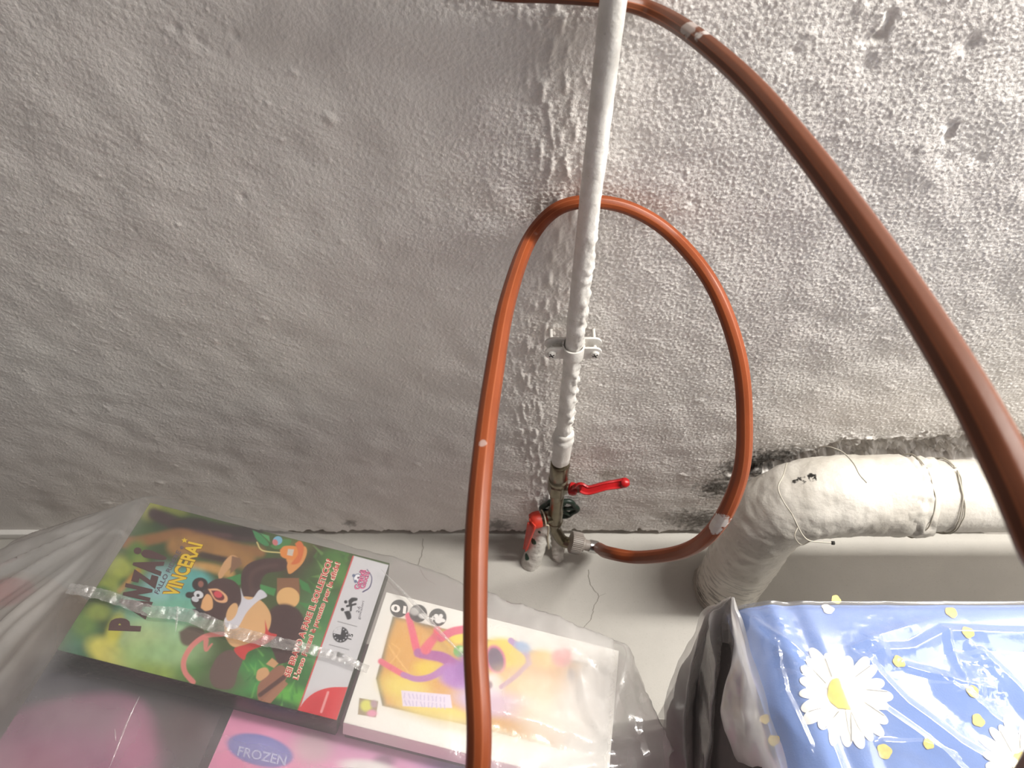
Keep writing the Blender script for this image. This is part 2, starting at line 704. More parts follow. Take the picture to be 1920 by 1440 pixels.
mw = MatB('painted_stucco')
base_a, base_b = lin((226, 220, 216)), lin((240, 236, 231))
cw = mw.mix(mw.ramp(mw.noise(5, 5, 0.6), 0.3, 0.7), base_a, base_b)
cw = mw.mix(mw.math('MULTIPLY', mw.ramp(mw.noise(60, 4), 0.62, 0.75), 0.12, True), cw, lin((170, 166, 158)))
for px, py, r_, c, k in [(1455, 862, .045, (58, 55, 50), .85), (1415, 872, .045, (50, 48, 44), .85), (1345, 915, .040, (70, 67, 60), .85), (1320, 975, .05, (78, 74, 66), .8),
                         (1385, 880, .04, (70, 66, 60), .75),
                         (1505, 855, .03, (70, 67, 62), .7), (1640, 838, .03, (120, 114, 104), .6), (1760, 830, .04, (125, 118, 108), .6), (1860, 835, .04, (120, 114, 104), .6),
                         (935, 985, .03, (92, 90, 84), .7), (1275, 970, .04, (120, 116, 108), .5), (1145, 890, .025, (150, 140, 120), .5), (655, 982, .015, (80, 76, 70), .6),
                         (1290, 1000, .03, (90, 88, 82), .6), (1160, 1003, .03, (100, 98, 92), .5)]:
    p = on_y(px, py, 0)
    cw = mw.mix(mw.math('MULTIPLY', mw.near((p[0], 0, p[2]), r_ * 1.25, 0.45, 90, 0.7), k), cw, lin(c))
mw.l(cw, mw.b.inputs['Base Color'])
mw.b.inputs['Roughness'].default_value = 0.62
mw.b.inputs['Specular IOR Level'].default_value = 0.3
mw.l(mw.bump(mw.noise(330, 3, 0.6), 0.42, 0.0020), mw.b.inputs['Normal'])
wall = mesh('wall_back', Vw, grid_faces(len(xs), len(zs)), mw.m, None, True, base=(0, 0, 0))
tag(wall, 'white painted rough stucco wall behind the pipes', None, None, 'structure')

# ---- floor
mf = MatB('painted_concrete')
cf = mf.mix(mf.ramp(mf.noise(4, 5, 0.6), 0.3, 0.7), lin((172, 168, 161)), lin((188, 184, 177)))
cf = mf.mix(mf.math('MULTIPLY', mf.ramp(mf.noise(260, 3), 0.62, 0.72), 0.35, True), cf, lin((150, 146, 138)))
# hairline cracks: narrow bands where a stretched noise crosses its middle value
mpn = mf.n('ShaderNodeMapping')
mf.l(mf.pos(), mpn.inputs[0])
nz = mf.noise(3.4, 6, 0.62, mpn.outputs[0])
crack = mf.ramp(mf.math('ABSOLUTE', mf.math('SUBTRACT', nz, 0.5)), 0.0022, 0.0008)
crack = mf.math('MULTIPLY', crack, mf.ramp(mf.noise(7, 2), 0.47, 0.52), True)

p = on_z(1000, 1085, 0)
mf.l(cf, mf.b.inputs['Base Color'])
mf.b.inputs['Roughness'].default_value = 0.6
mf.l(mf.bump(mf.noise(320, 3, 0.6), 0.25, 0.0015), mf.b.inputs['Normal'])
Fx, Fy = np.meshgrid(np.linspace(-2.4, 2.6, 60), np.linspace(-2.2, 0.03, 60), indexing='ij')
floor = mesh('floor', np.stack([Fx, Fy, np.zeros_like(Fx)], -1).reshape(-1, 3), grid_faces(60, 60), mf.m, None, True, base=(0, 0, 0))
tag(floor, 'pale grey painted concrete floor with hairline cracks', None, None, 'structure')
# cracks as shallow real grooves' dark fill lines
crk = plain('crack_dirt', (120, 115, 106), 0.9)
for nm, pts in [('a', [(793, 1010), (792, 1035), (785, 1055), (788, 1068), (798, 1085), (815, 1095)]),
                ('b', [(1103, 1068), (1107, 1095), (1122, 1118), (1113, 1140), (1108, 1160), (1092, 1180), (1090, 1192)]),
                ('c', [(1122, 1118), (1135, 1113)])]:
    C = spline(np.array([on_z(a, b, 0.0) for a, b in pts]), 60)
    wob = 0.0016 * fbm(C * 160, 3, 5)
    C[:, 0] += wob
    w_ = 0.0006
    V = np.concatenate([C + [w_, 0, 0.0004], C + [-w_, 0, 0.0004]])
    n = len(C)
    Fq = np.array([[i, i + 1, n + i + 1, n + i] for i in range(n - 1)])
    o = mesh('hairline_crack', V, Fq, crk, floor, False)

# ---- right side wall where the drain pipe ends
mr = plain('side_plaster', (205, 200, 194), 0.7, 0, 0.03, 6, 0.4, 120)
V, Fq = box_vf((2.5, -2.2, 2.5), (1, 0, 0), (0, 1, 0), (0, 0, 1), 0.1, 2.2, 2.5)
tag(mesh('wall_right', V, Fq, mr, None, False, base=(2.5, -1.1, 0)), 'plain plaster side wall', None, None, 'structure')

# ---- white strip along the wall foot at the left
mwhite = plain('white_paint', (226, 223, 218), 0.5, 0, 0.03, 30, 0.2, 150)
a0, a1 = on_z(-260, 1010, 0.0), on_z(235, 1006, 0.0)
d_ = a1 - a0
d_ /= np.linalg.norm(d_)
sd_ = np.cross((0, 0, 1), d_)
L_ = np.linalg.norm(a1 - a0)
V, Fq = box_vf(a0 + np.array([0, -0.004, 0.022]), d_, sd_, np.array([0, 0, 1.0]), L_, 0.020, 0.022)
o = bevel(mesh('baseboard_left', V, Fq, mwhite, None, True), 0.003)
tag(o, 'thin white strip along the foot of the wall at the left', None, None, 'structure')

# ================================================================== VERTICAL WATER PIPE
mpaint = MatB('lumpy_white_paint')
c = mpaint.mix(mpaint.ramp(mpaint.noise(40, 4), 0.35, 0.65), lin((216, 212, 206)), lin((234, 231, 226)))
c = mpaint.mix(mpaint.math('MULTIPLY', mpaint.ramp(mpaint.noise(170, 4, 0.65), 0.63, 0.70), 0.45, True), c, lin((150, 150, 138)))
mpaint.l(c, mpaint.b.inputs['Base Color'])
mpaint.b.inputs['Roughness'].default_value = 0.4
mpaint.l(mpaint.bump(mpaint.noise(230, 3), 0.25, 0.002), mpaint.b.inputs['Normal'])
mpaint = mpaint.m
PY = -0.036
px_top, px_bot = on_y(1152, -20, PY), on_y(1051, 862, PY)
top = px_top + (px_top - px_bot) / np.linalg.norm(px_top - px_bot) * 1.35
pipe = empty('water_pipe', (px_bot[0], PY, 0.0), 'white painted vertical water pipe with lumpy paint fixed to the stucco wall', 'pipe')
n = 520
t = np.linspace(0, 1, n)[:, None]
C = top * (1 - t) + px_bot * t


def paint_lumps(V):
    a = smooth(0.0, 0.55, 1.15 - V[:, 2])
    side = smooth(-0.004, 0.010, V[:, 0] - (px_bot[0] + (V[:, 2] - px_bot[2]) * (px_top[0] - px_bot[0]) / (px_top[2] - px_bot[2])))
    r = 0.0005 * fbm(V * [70, 70, 40], 3, 3)
    r += side * a * 0.0042 * np.maximum(fbm(V * [150, 150, 105], 4, 9, 0.7), -0.15)
    r += a * 0.0018 * np.maximum(fbm(V * [60, 60, 45], 2, 19) - 0.25, 0)
    return r


V, Fq = tube(C, 0.0122, 40, None, paint_lumps)
mesh('tube', V, Fq, mpaint, pipe)
# socket with a rolled ring and the last painted nipple
zs_ = on_y(1056, 822, PY)
ax = (px_top - px_bot) / np.linalg.norm(px_top - px_bot)
prof = [(0.0130, -0.075), (0.0150, -0.070), (0.0158, -0.05), (0.0156, -0.012), (0.0168, -0.006), (0.0176, 0.0), (0.0170, 0.007), (0.0150, 0.010), (0.0162, 0.014), (0.0158, 0.019), (0.0130, 0.024)]
V, Fq = lathe(prof, zs_, ax, 36)
V = V + (V - (zs_ + ((V - zs_) @ ax)[:, None] * ax)) * (0.10 * fbm(V * 90, 3, 4))[:, None]
mesh('socket', V, Fq, mpaint, pipe)

# pipe clamp
cz = on_y(1074, 655, PY)
cx = px_bot[0] + (cz[2] - px_bot[2]) * (px_top[0] - px_bot[0]) / (px_top[2] - px_bot[2])
clamp = empty('pipe_clamp', (cx, 0, cz[2]), 'white painted two screw clamp holding the vertical pipe to the wall', 'clamp')
th = np.linspace(0, np.pi, 25)
hh = 0.010


def band(r0, r1, a0, a1, z0, z1, cy, n=25):
    th = np.linspace(a0, a1, n)
    V = []
    for r, z in ((r0, z0), (r1, z0), (r1, z1), (r0, z1)):
        V.append(np.stack([cx + r * np.cos(th), cy + r * np.sin(th), np.full(n, z)], -1))
    V = np.stack(V, 1).reshape(-1, 3)
    Fq = grid_faces(n, 4, True).tolist() + [[0, 1, 2, 3], [(n - 1) * 4 + k for k in (3, 2, 1, 0)]]
    return V, Fq


z0 = cz[2]
mesh_s = bevel(mesh('front_strap', *band(0.0135, 0.0162, np.pi, 2 * np.pi, z0 - 0.013, z0 + 0.010, PY), mpaint, clamp), 0.0006)
mesh_s = bevel(mesh('back_strap', *band(0.0135, 0.0162, 0, np.pi, z0 - 0.008, z0 + 0.014, PY), mpaint, clamp), 0.0006)
for sgn in (-1, 1):
    for nm, y0, dz, th_ in (('front_lug', PY - 0.0065, -0.002, 0.0035), ('back_lug', PY + 0.0045, 0.006, 0.0035)):
        pts = []
        for k in range(9):
            a = -np.pi / 2 + np.pi * k / 8
            pts.append((cx + sgn * (0.030 + 0.0105 * np.cos(a)), y0, z0 + dz + 0.0115 * np.sin(a)))
        pts = [(cx + sgn * 0.0125, y0, z0 + dz - 0.0115)] + pts + [(cx + sgn * 0.0125, y0, z0 + dz + 0.0115)]
        V, Fq = extrude_poly(pts, (0, 1, 0), th_)
        bevel(mesh(nm, V, Fq, mpaint, clamp), 0.0006)
    sx = cx + sgn * 0.0305
    scr = empty('screw', (sx, PY - 0.007, z0 - 0.002), None, None)
    scr.parent = clamp
    scr.location = (sx - cx, PY - 0.007, -0.002)
    V, Fq = lathe([(0.0002, 0.0042), (0.003, 0.0040), (0.0052, 0.0026), (0.0060, 0.0006), (0.0060, -0.001)], (sx, PY - 0.0065, z0 - 0.002), (0, -1, 0), 20)
    auto(mesh('screw_head', V, Fq, mpaint, scr))
    mdark = bpy.data.materials.get('dark_slot') or plain('dark_slot', (38, 36, 33), 0.8)
    parts = []
    for ang in (0.5, 0.5 + np.pi / 2):
        u = np.array([math.cos(ang), 0, math.sin(ang)])
        v = np.array([-math.sin(ang), 0, math.cos(ang)])
        q = np.array([sx, PY - 0.0109, z0 - 0.002])
        V, Fq = box_vf(q - u * 0.0042 - v * 0.0007, u, v, np.array([0, -1, 0]), 0.0084, 0.0014, 0.0009)
        parts.append((V, Fq))
    mesh('cross_slot', *join(parts), mdark, scr, False)
    V, Fq = lathe([(0.0026, 0.0), (0.0026, 0.043)], (sx, 0.004, z0 + 0.001), (0, -1, 0), 12)
    mesh('screw_shank', V, Fq, mpaint, scr)

def surf_pt(V, px, py):
    """the vertex of a surface that the photograph shows at a pixel"""
    d = (V - CAM) @ cF
    p_ = project(V)
    return V[(np.hypot(p_[:, 0] - px, p_[:, 1] - py) + (d - d.min()) * 300).argmin()]


# ================================================================== SHUT-OFF VALVE + TAP + HOSE COUPLING
mbrass = plain('dull_nickel', (128, 120, 102), 0.30, 0.95, 0.14, 60, 0.12, 260)
mred = plain('red_lever_paint', (172, 22, 26), 0.34, 0, 0.05, 60, 0.05)
mdred = plain('faded_red_plastic', (206, 58, 40), 0.45, 0, 0.06, 60, 0.05)
msteel = plain('bright_steel', (205, 205, 205), 0.22, 1.0, 0.05, 80)
mgrey = plain('grey_plastic', (150, 141, 134), 0.5, 0, 0.04)
mgreen = plain('dark_green_paint', (26, 40, 32), 0.4, 0, 0.12, 80, 0.2)


def vp(py):
    """point on the vertical axis of the valve column for an image row"""
    k = (py - 862) / (980 - 862)
    return on_y(1051 - 9.5 * k, py, PY)


DN = -ax
v0, v1 = vp(868), vp(928)
Lv = np.linalg.norm(v1 - v0)
valve = empty('ball_valve', v1, 'nickel ball valve with red lever below the white vertical pipe', 'valve')
hexf = lambda th: np.cos(np.pi / 6) / np.cos((th + 0.3) % (np.pi / 3) - np.pi / 6)


def mixhex(ks):
    return lambda th, k: hexf(th) if k in ks else np.ones_like(th)


V, Fq = lathe([(0.0125, 0), (0.0160, 0.0), (0.0170, 0.003), (0.0170, 0.046), (0.0150, 0.050)], v0, DN, 36)
auto(mesh('upper_socket', V, Fq, mbrass, valve), 30)
V, Fq = lathe([(0.0140, 0.050), (0.0178, 0.054), (0.0178, 0.062), (0.0140, 0.066)], v0, DN, 36)
auto(mesh('ring', V, Fq, mbrass, valve), 30)
V, Fq = lathe([(0.0150, 0.066), (0.0188, 0.070), (0.0188, 0.100), (0.0130, 0.108)], v0, DN, 48, mixhex((1, 2)))
auto(mesh('hex_body', V, Fq, mbrass, valve), 20)
V, Fq = lathe([(0.0120, 0.104), (0.0122, 0.112), (0.0122, Lv + 0.01)], v0, DN, 30)
auto(mesh('lower_neck', V, Fq, mbrass, valve), 30)
# stem and lever
hv = v0 + DN * 0.082
V, Fq = lathe([(0.007, 0.012), (0.007, 0.026), (0.0085, 0.027), (0.0085, 0.031)], hv, (1, -0.2, 0), 20)
auto(mesh('stem', V, Fq, mbrass, valve), 30)
l0 = hv + np.array([0.026, -0.006, 0.0])
V, Fq = lathe([(0.0001, 0.011), (0.006, 0.0105), (0.0105, 0.008), (0.0122, 0.003), (0.0122, -0.003), (0.009, -0.006)], l0, (1, -0.25, 0.1), 24)
hub = (V, Fq)


def lever(points, widths, thick, nrm):
    """bar along points with given widths, rounded channel section"""
    P = spline(np.c_[np.asarray(points), np.asarray(widths)[:, None]], 40)
    C, Wd = P[:, :3], P[:, 3]
    T = np.gradient(C, axis=0)
    T /= np.linalg.norm(T, axis=1)[:, None]
    nrm = np.asarray(nrm, float)
    Bn = np.cross(T, nrm)
    Bn /= np.linalg.norm(Bn, axis=1)[:, None]
    Nn = np.cross(Bn, T)
    sec = [(-1, -.5), (-.8, -1), (.8, -1), (1, -.5), (1, .6), (.75, 1), (.45, .35), (-.45, .35), (-.75, 1), (-1, .6)]
    V = np.stack([C + Bn * (Wd / 2 * a)[:, None] + Nn * thick / 2 * b for a, b in sec], 1).reshape(-1, 3)
    m = len(sec)
    Fq = grid_faces(len(C), m, True).tolist() + [list(range(m)), [(len(C) - 1) * m + k for k in range(m)][::-1]]
    return V, Fq


tip = on_y(1171, 905, -0.052)
kn = on_y(1103, 919, -0.060)
md = on_y(1135, 911, -0.056)
LN = np.array([0.1, -0.75, 0.65])
arm = lever([l0 + [0.004, 0, 0], on_y(1088, 914, -0.056), kn, md, on_y(1155, 908, -0.053), tip], [0.020, 0.019, 0.017, 0.016, 0.017, 0.018], 0.009, LN)
V, Fq = lathe([(0.0001, 0.009), (0.005, 0.0085), (0.009, 0.003), (0.0092, -0.003), (0.007, -0.006)], tip, (1, 0, 0.1), 18)
o = auto(mesh('lever', *join([hub, arm, (V, Fq)]), mred, valve), 40)
o['label'] = 'red painted lever handle'
V, Fq = lathe([(0.0045, 0.006), (0.006, 0.006), (0.006, 0.013), (0.0045, 0.0145)], l0, (1, -0.25, 0.1), 6)
mesh('lever_nut', V, Fq, mbrass, valve, False)

# tap
t0, t1 = vp(930), vp(992)
Lt = np.linalg.norm(t1 - t0)
tap = empty('garden_tap', t1, 'nickel garden tap with hanging red lever above the grey hose nut', 'tap')
V, Fq = lathe([(0.0110, 0.0), (0.0122, 0.004), (0.0122, 0.045), (0.0130, 0.052), (0.0142, 0.058), (0.0142, 0.098), (0.0156, 0.100), (0.0156, 0.108), (0.0125, 0.111), (0.0110, 0.112)], t0, DN, 32)
auto(mesh('tap_body', V, Fq, mbrass, tap), 30)
# elbow
e0 = t0 + DN * 0.108
E = spline(np.array([e0, e0 + DN * 0.020, e0 + DN * 0.034 + [0.004, -0.001, 0], on_y(1053, 1012, PY - 0.006), on_y(1066, 1018, PY - 0.012), on_y(1074, 1019, PY - 0.015)]), 40)
V, Fq = tube(E, 0.0116, 28)
mesh('elbow', V, Fq, mbrass, tap)
# side stem to the left, red cap and lever
sb = t0 + DN * 0.078
sd = np.array([-1, -0.28, 0.0])
sd /= np.linalg.norm(sd)
V, Fq = lathe([(0.013, 0.008), (0.013, 0.018), (0.0095, 0.021), (0.0095, 0.034), (0.0075, 0.036)], sb, sd, 24)
auto(mesh('side_stem', V, Fq, mbrass, tap), 30)
V, Fq = lathe([(0.0085, 0.029), (0.0165, 0.030), (0.0178, 0.033), (0.0178, 0.043), (0.0150, 0.050), (0.0001, 0.053)], sb, sd, 8)
auto(mesh('red_cap', V, Fq, mdred, tap), 60)['label'] = 'faceted red plastic cap'
q0 = sb + sd * 0.042
q1 = on_y(997, 985, q0[1] - 0.012)
q2 = on_y(990, 1010, q0[1] - 0.014)
q3 = on_y(985, 1030, q0[1] - 0.012)
V, Fq = lever([q0 + [0, 0, -0.004], q1, q2, q3], [0.024, 0.020, 0.013, 0.009], 0.008, (-0.75, -0.65, 0))
auto(mesh('lever', V, Fq, mdred, tap), 40)['label'] = 'faded red plastic lever hanging down'
# strap with a lead seal
mstrap = plain('pale_strap', (196, 186, 164), 0.5)
S0 = sb + sd * 0.024
ring_t = np.linspace(0, 2 * np.pi, 25)
a_ = np.cross(sd, (0, 0, 1))
a_ /= np.linalg.norm(a_)
b_ = np.cross(sd, a_)
V1 = tube(S0 + np.outer(np.cos(ring_t), a_) * 0.0155 + np.outer(np.sin(ring_t), b_) * 0.0155, 0.0016, 8, caps=False)
V2 = tube(spline(np.array([S0 + np.array([0.0, -0.014, -0.008]), on_y(1028, 985, S0[1] - 0.014), on_y(1027, 1008, S0[1] - 0.012), on_y(1029, 1029, S0[1] - 0.010)]), 24), 0.0017, 8)
mesh('strap', *join([V1, V2]), mstrap, tap)

# hose coupling
nc = on_y(1080, 1018, PY - 0.020)
nax = on_y(1130, 1029, PY - 0.026) - nc
nax /= np.linalg.norm(nax)
coup = empty('hose_coupling', nc, 'grey ribbed union nut with steel clip joining the hose to the tap', 'hose coupling')
rib = lambda th, k: (1 + 0.045 * np.sign(np.sin(th * 36))) if 0 < k < 4 else np.ones_like(th)
V, Fq = lathe([(0.016, -0.012), (0.0205, -0.0115), (0.0215, -0.009), (0.0215, 0.009), (0.0195, 0.011), (0.014, 0.012)], nc, nax, 288, rib)
auto(mesh('union_nut', V, Fq, mgrey, coup), 40)
V, Fq = lathe([(0.0145, 0.010), (0.0145, 0.016), (0.011, 0.018), (0.011, 0.042)], nc, nax, 28)
auto(mesh('hose_tail', V, Fq, mgrey, coup), 30)
cc = nc + nax * 0.036
V, Fq = lathe([(0.0118, -0.008), (0.0128, -0.008), (0.0132, -0.003), (0.0130, 0.000), (0.0132, 0.004), (0.0128, 0.009), (0.0118, 0.009)], cc, nax, 28)
auto(mesh('steel_clip', V, Fq, msteel, coup), 30)['label'] = 'shiny steel hose clip'

# old stopcock stub behind the tap
sbase = on_z(995, 1054, 0.0)
stub = empty('stopcock', sbase, 'old stopcock with white painted stub and dark green handwheel behind the tap', 'valve')
s_top = on_y(1021, 975, -0.030)
C = spline(np.array([sbase + [0, 0, -0.003], sbase * 0.6 + s_top * 0.4 + [0, -0.004, 0], s_top]), 60)
V, Fq = tube(C, np.interp(np.linspace(0, 1, 60), [0, 0.15, 0.3, 1], [0.0215, 0.020, 0.0185, 0.0175]), 32, None, lambda V: 0.0012 * fbm(V * 70, 3, 2))
mstub = MatB('flaking_white_over_green')
c = mstub.mix(mstub.ramp(mstub.noise(60, 4), 0.3, 0.7), lin((196, 192, 184)), lin((226, 222, 215)))
for px, py, r_ in [(987, 1044, 0.0085), (1000, 1016, 0.0085), (1011, 998, 0.004)]:
    c = mstub.mix(mstub.near(surf_pt(V, px, py) - sbase, r_, 0.18, 160), c, lin((16, 66, 48)))
c = mstub.mix(mstub.math('MULTIPLY', mstub.ramp(mstub.noise(130, 4, 0.6), 0.62, 0.70), 0.6, True), c, lin((120, 118, 110)))
mstub.l(c, mstub.b.inputs['Base Color'])
mstub.l(mstub.bump(mstub.noise(160, 3), 0.5, 0.003), mstub.b.inputs['Normal'])
mstubm = mstub.m
o = mesh('painted_stub', V, Fq, mstubm, stub, base=sbase)
b2 = on_z(1047, 1046, 0.0)
b2t = on_y(1043, 1000, -0.028)
C = spline(np.array([b2 + [0, 0, -0.003], (b2 + b2t) / 2, b2t]), 40)
V, Fq = tube(C, 0.0125, 24, None, lambda V: 0.0030 * fbm(V * 80, 3, 6))
mesh('painted_stub', V, Fq, mstubm, stub, base=sbase)
V, Fq = tube(spline(np.array([s_top - [0, 0, 0.004], (s_top + b2t) / 2 + [0, 0.004, 0.006], b2t]), 20), 0.013, 20, None, lambda V: 0.002 * fbm(V * 80, 3, 7))
mesh('valve_bridge', V, Fq, mstubm, stub)
wc = on_y(1049, 954, -0.0135)
tt = np.linspace(0, 2 * np.pi, 121)
rw = 0.0335 * (1 + 0.07 * np.cos(6 * tt + 0.4))
ringC = np.stack([wc[0] + rw * np.cos(tt), np.full_like(tt, wc[1]), wc[2] + rw * np.sin(tt)], -1)
parts = [tube(ringC, 0.0052, 10, caps=False)]
for k in range(6):
    a = k * np.pi / 3 + 0.25
    d = np.array([math.cos(a), 0, math.sin(a)])
    parts.append(tube(np.array([wc + d * 0.006, wc + d * 0.018 + [0, -0.002, 0], wc + d * 0.033]), np.array([0.005, 0.0042, 0.005]), 8))
parts.append(lathe([(0.009, -0.006), (0.010, -0.003), (0.010, 0.004), (0.006, 0.007)], wc, (0, -1, 0), 18))
mesh('handwheel', *join(parts), mgreen, stub)['label'] = 'dark green lobed handwheel'
V, Fq = tube(spline(np.array([wc + [0, 0.004, 0], wc * 0.5 + s_top * 0.5 + [0.006, 0.006, 0], s_top]), 16), 0.009, 14)
mesh('spindle', V, Fq, mgreen, stub)

# ================================================================== HOSES
def hose_mat(name, base, smears):
    m = MatB(name)
    c = m.mix(m.ramp(m.noise(14, 4), 0.3, 0.7), tuple(x * 0.86 for x in lin(base)), tuple(min(1, x * 1.12) for x in lin(base)))
    uvn = m.n('ShaderNodeVertexColor', layer_name='print')
    sp = m.n('ShaderNodeSeparateColor')
    m.l(uvn.outputs[0], sp.inputs[0])
    c = m.mix(m.math('MULTIPLY', sp.outputs[0], 0.55), c, lin((176, 102, 66)))
    c = m.mix(m.math('MULTIPLY', sp.outputs[1], 0.5), c, tuple(x * 0.45 for x in lin(base)))
    for p, r_, k in smears:
        c = m.mix(m.math('MULTIPLY', m.near(p, r_, 0.35, 160), k), c, lin((205, 200, 196)))
    m.l(c, m.b.inputs['Base Color'])
    m.b.inputs['Roughness'].default_value = 0.42
    m.b.inputs['Specular IOR Level'].default_value = 0.35
    m.b.inputs['Subsurface Weight'].default_value = 0.0
    m.l(m.bump(m.noise(300, 2), 0.06, 0.001), m.b.inputs['Normal'])
    return m.m


NF = 10


def hose_prof(th):
    u = th % (2 * np.pi / NF) - np.pi / NF
    return 0.35 + 0.65 * np.cos(np.pi / NF) / np.cos(u)


def hose(name, rows, n, base, mat, label, twist=0.0):
    """rows: px, py, depth, width in px  ->  world points with true radius"""
    P = np.array([(list(at(a, b, d)) + [w * d / F / 2] if d > 0 else list(on_y(a, b, d)) + [w * float((on_y(a, b, d) - CAM) @ cF) / F / 2]) if isinstance(a, (int, float)) else list(a) + [b] for a, b, d, w in
                  [(r if len(r) == 4 else (r[0], r[1], 0, 0)) for r in rows]])
    P = spline(P, n)
    ns = 60
    V, Fq = tube(P[:, :3], P[:, 3], ns, hose_prof)
    o = mesh(name, V, Fq, mat, None, True, base=base)
    th = np.tile(np.linspace(0, 2 * np.pi, ns, endpoint=False), n)
    u = th % (2 * np.pi / NF)
    edge = smooth(0.11, 0.03, np.minimum(u, 2 * np.pi / NF - u)) * (np.floor(th / (2 * np.pi / NF)) % 3 == 0)
    dark = ((np.floor(th / (2 * np.pi / NF)) % 5) == 2) * 1.0
    set_colors(o, np.stack([edge, dark * 0.6, edge * 0], -1))
    tag(o, label, 'hose')
    return o


h0 = cc - nax * 0.006
hb = on_z(900, 1440, 0) * 0 + np.array([0.0, -0.95, 0.0])
rowsA = [(h0, 0.0112), (cc + nax * 0.012, 0.0113), (1140, 1036, 1.315, 24), (1200, 1045, 1.24, 25), (1285, 1032, 1.13, 28), (1345, 985, 1.03, 31), (1388, 890, .98, 31),
         (1396, 780, .945, 31), (1383, 660, .915, 31), (1336, 535, .905, 30), (1262, 443, -.030, 28), (1185, 393, -.0145, 27), (1106, 378, -.0125, 26), (1040, 395, -.0145, 27),
         (990, 455, -.035, 29), (950, 570, .80, 33), (923, 720, .72, 38), (906, 850, .66, 41), (894, 1000, .62, 45), (891, 1200, .585, 46), (896, 1440, .555, 48)]
rowsA += [(np.array([-0.045, -0.70, 0.80]), 0.0092), (np.array([-0.03, -0.80, 0.52]), 0.0092), (np.array([0.0, -0.90, 0.20]), 0.0092), (np.array([0.02, -1.02, 0.03]), 0.0092),
          (np.array([0.05, -1.20, 0.0095]), 0.0092), (np.array([0.15, -1.5, 0.0095]), 0.0092)]
sm = [(at(1350, 978, 1.02 - 0.01), 0.013, .9), (at(1340, 990, 1.03 - 0.01), 0.012, .9), (at(1016, 404, .86), 0.006, .8), (at(1190, 403, .875), 0.004, .9), (at(905, 830, .655), 0.004, .4)]
mA = hose_mat('orange_pvc', (134, 64, 31), [(p - np.array([0.15, -1.5, 0]) * 0 - hb, r, k) for p, r, k in sm])
hose('garden_hose', rowsA, 700, hb, mA, 'orange ribbed hose looping behind the pipe from the tap coupling')

rowsB = [(600, -120, -.018, 26), (780, -50, -.014, 28), (930, -14, -.0125, 29), (1040, -9, -.0125, 30), (1150, 1, -.0125, 30), (1225, 22, -.016, 33), (1300, 66, .66, 37), (1400, 152, .60, 43), (1500, 268, .54, 50), (1600, 400, .49, 57),
         (1700, 545, .445, 66), (1800, 705, .40, 76), (1880, 855, .37, 86), (1950, 1010, .345, 92), (2040, 1250, .33, 98)]
pe = at(2040, 1250, .33)
hb2 = np.array([0.30, -1.15, 0.0])
rowsB += [(pe + [0.02, -0.05, -0.16], 0.0105), (pe + [0.03, -0.12, -0.45], 0.0105), (pe + [0.04, -0.25, -0.80], 0.0105), (np.array([0.32, -1.28, 0.012]), 0.0105), (np.array([0.34, -1.6, 0.011]), 0.0105)]
sm = [(at(1290, 48, .655), 0.010, .45), (at(1318, 72, .645), 0.007, .7), (at(1238, 24, .68), 0.003, .8)]
mB = hose_mat('brown_orange_pvc', (98, 52, 30), [(p - hb2, r, k) for p, r, k in sm])
hose('garden_hose', rowsB, 600, hb2, mB, 'reddish brown hose arching from behind the pipe top across the upper right')

# ================================================================== DRAIN PIPE
DYX, DZ, DR = -0.120, 0.399, 0.0585
mdr = MatB('flaking_drain_paint')
c = mdr.mix(mdr.ramp(mdr.noise(14, 5), 0.3, 0.7), lin((190, 184, 174)), lin((212, 207, 199)))
c = mdr.mix(mdr.math('MULTIPLY', mdr.ramp(mdr.noise(95, 4, 0.6), 0.60, 0.70), 0.30, True), c, lin((160, 154, 142)))
foot = on_z(1375, 1098, 0)
xf = 0.436
dbase = np.array([xf, DYX, 0.0])
sp = [((1492, 889), .018), ((1502, 893), .010), ((1522, 890), .009), ((1488, 926), .011), ((1476, 922), .006)]


def on_drain(px, py):
    """first hit of the photo ray with the horizontal run's surface"""
    d = ray(px, py)
    o_ = CAM - np.array([0, DYX, DZ])
    a = d[1] ** 2 + d[2] ** 2
    b = 2 * (o_[1] * d[1] + o_[2] * d[2])
    cc_ = o_[1] ** 2 + o_[2] ** 2 - DR ** 2
    q = b * b - 4 * a * cc_
    t_ = (-b - math.sqrt(max(q, 0))) / (2 * a)
    return CAM + d * t_


for (px, py), r_ in sp:
    c = mdr.mix(mdr.near(on_drain(px, py) - dbase, r_, 0.45, 110), c, lin((34, 31, 28)))
# flaked streaks near the foot
mpn = mdr.n('ShaderNodeMapping')
mpn.inputs['Scale'].default_value = (30, 30, 150)
mdr.l(mdr.pos(), mpn.inputs[0])
stk = mdr.ramp(mdr.noise(1.0, 4, 0.6, mpn.outputs[0]), 0.53, 0.60)
sepz = mdr.n('ShaderNodeSeparateXYZ')
mdr.l(mdr.pos(), sepz.inputs[0])
low = mdr.ramp(sepz.outputs[2], 0.22, 0.03)
c = mdr.mix(mdr.math('MULTIPLY', mdr.math('MULTIPLY', stk, low, True), 0.9), c, lin((70, 64, 58)))
mdr.l(c, mdr.b.inputs['Base Color'])
mdr.b.inputs['Roughness'].default_value = 0.42
mdr.l(mdr.bump(mdr.noise(120, 4, 0.6), 0.35, 0.003), mdr.b.inputs['Normal'])
mdr = mdr.m
drain = empty('drain_pipe', dbase, 'thick white painted drain pipe with elbow running along the wall foot', 'pipe')


def drain_lumps(V):
    a = smooth(0.75, 0.50, V[:, 0])
    return 0.0008 * fbm(V * 14, 2, 1) + a * 0.0011 * fbm(V * 45, 4, 3) + 0.0006 * fbm(V * 130, 2, 8)


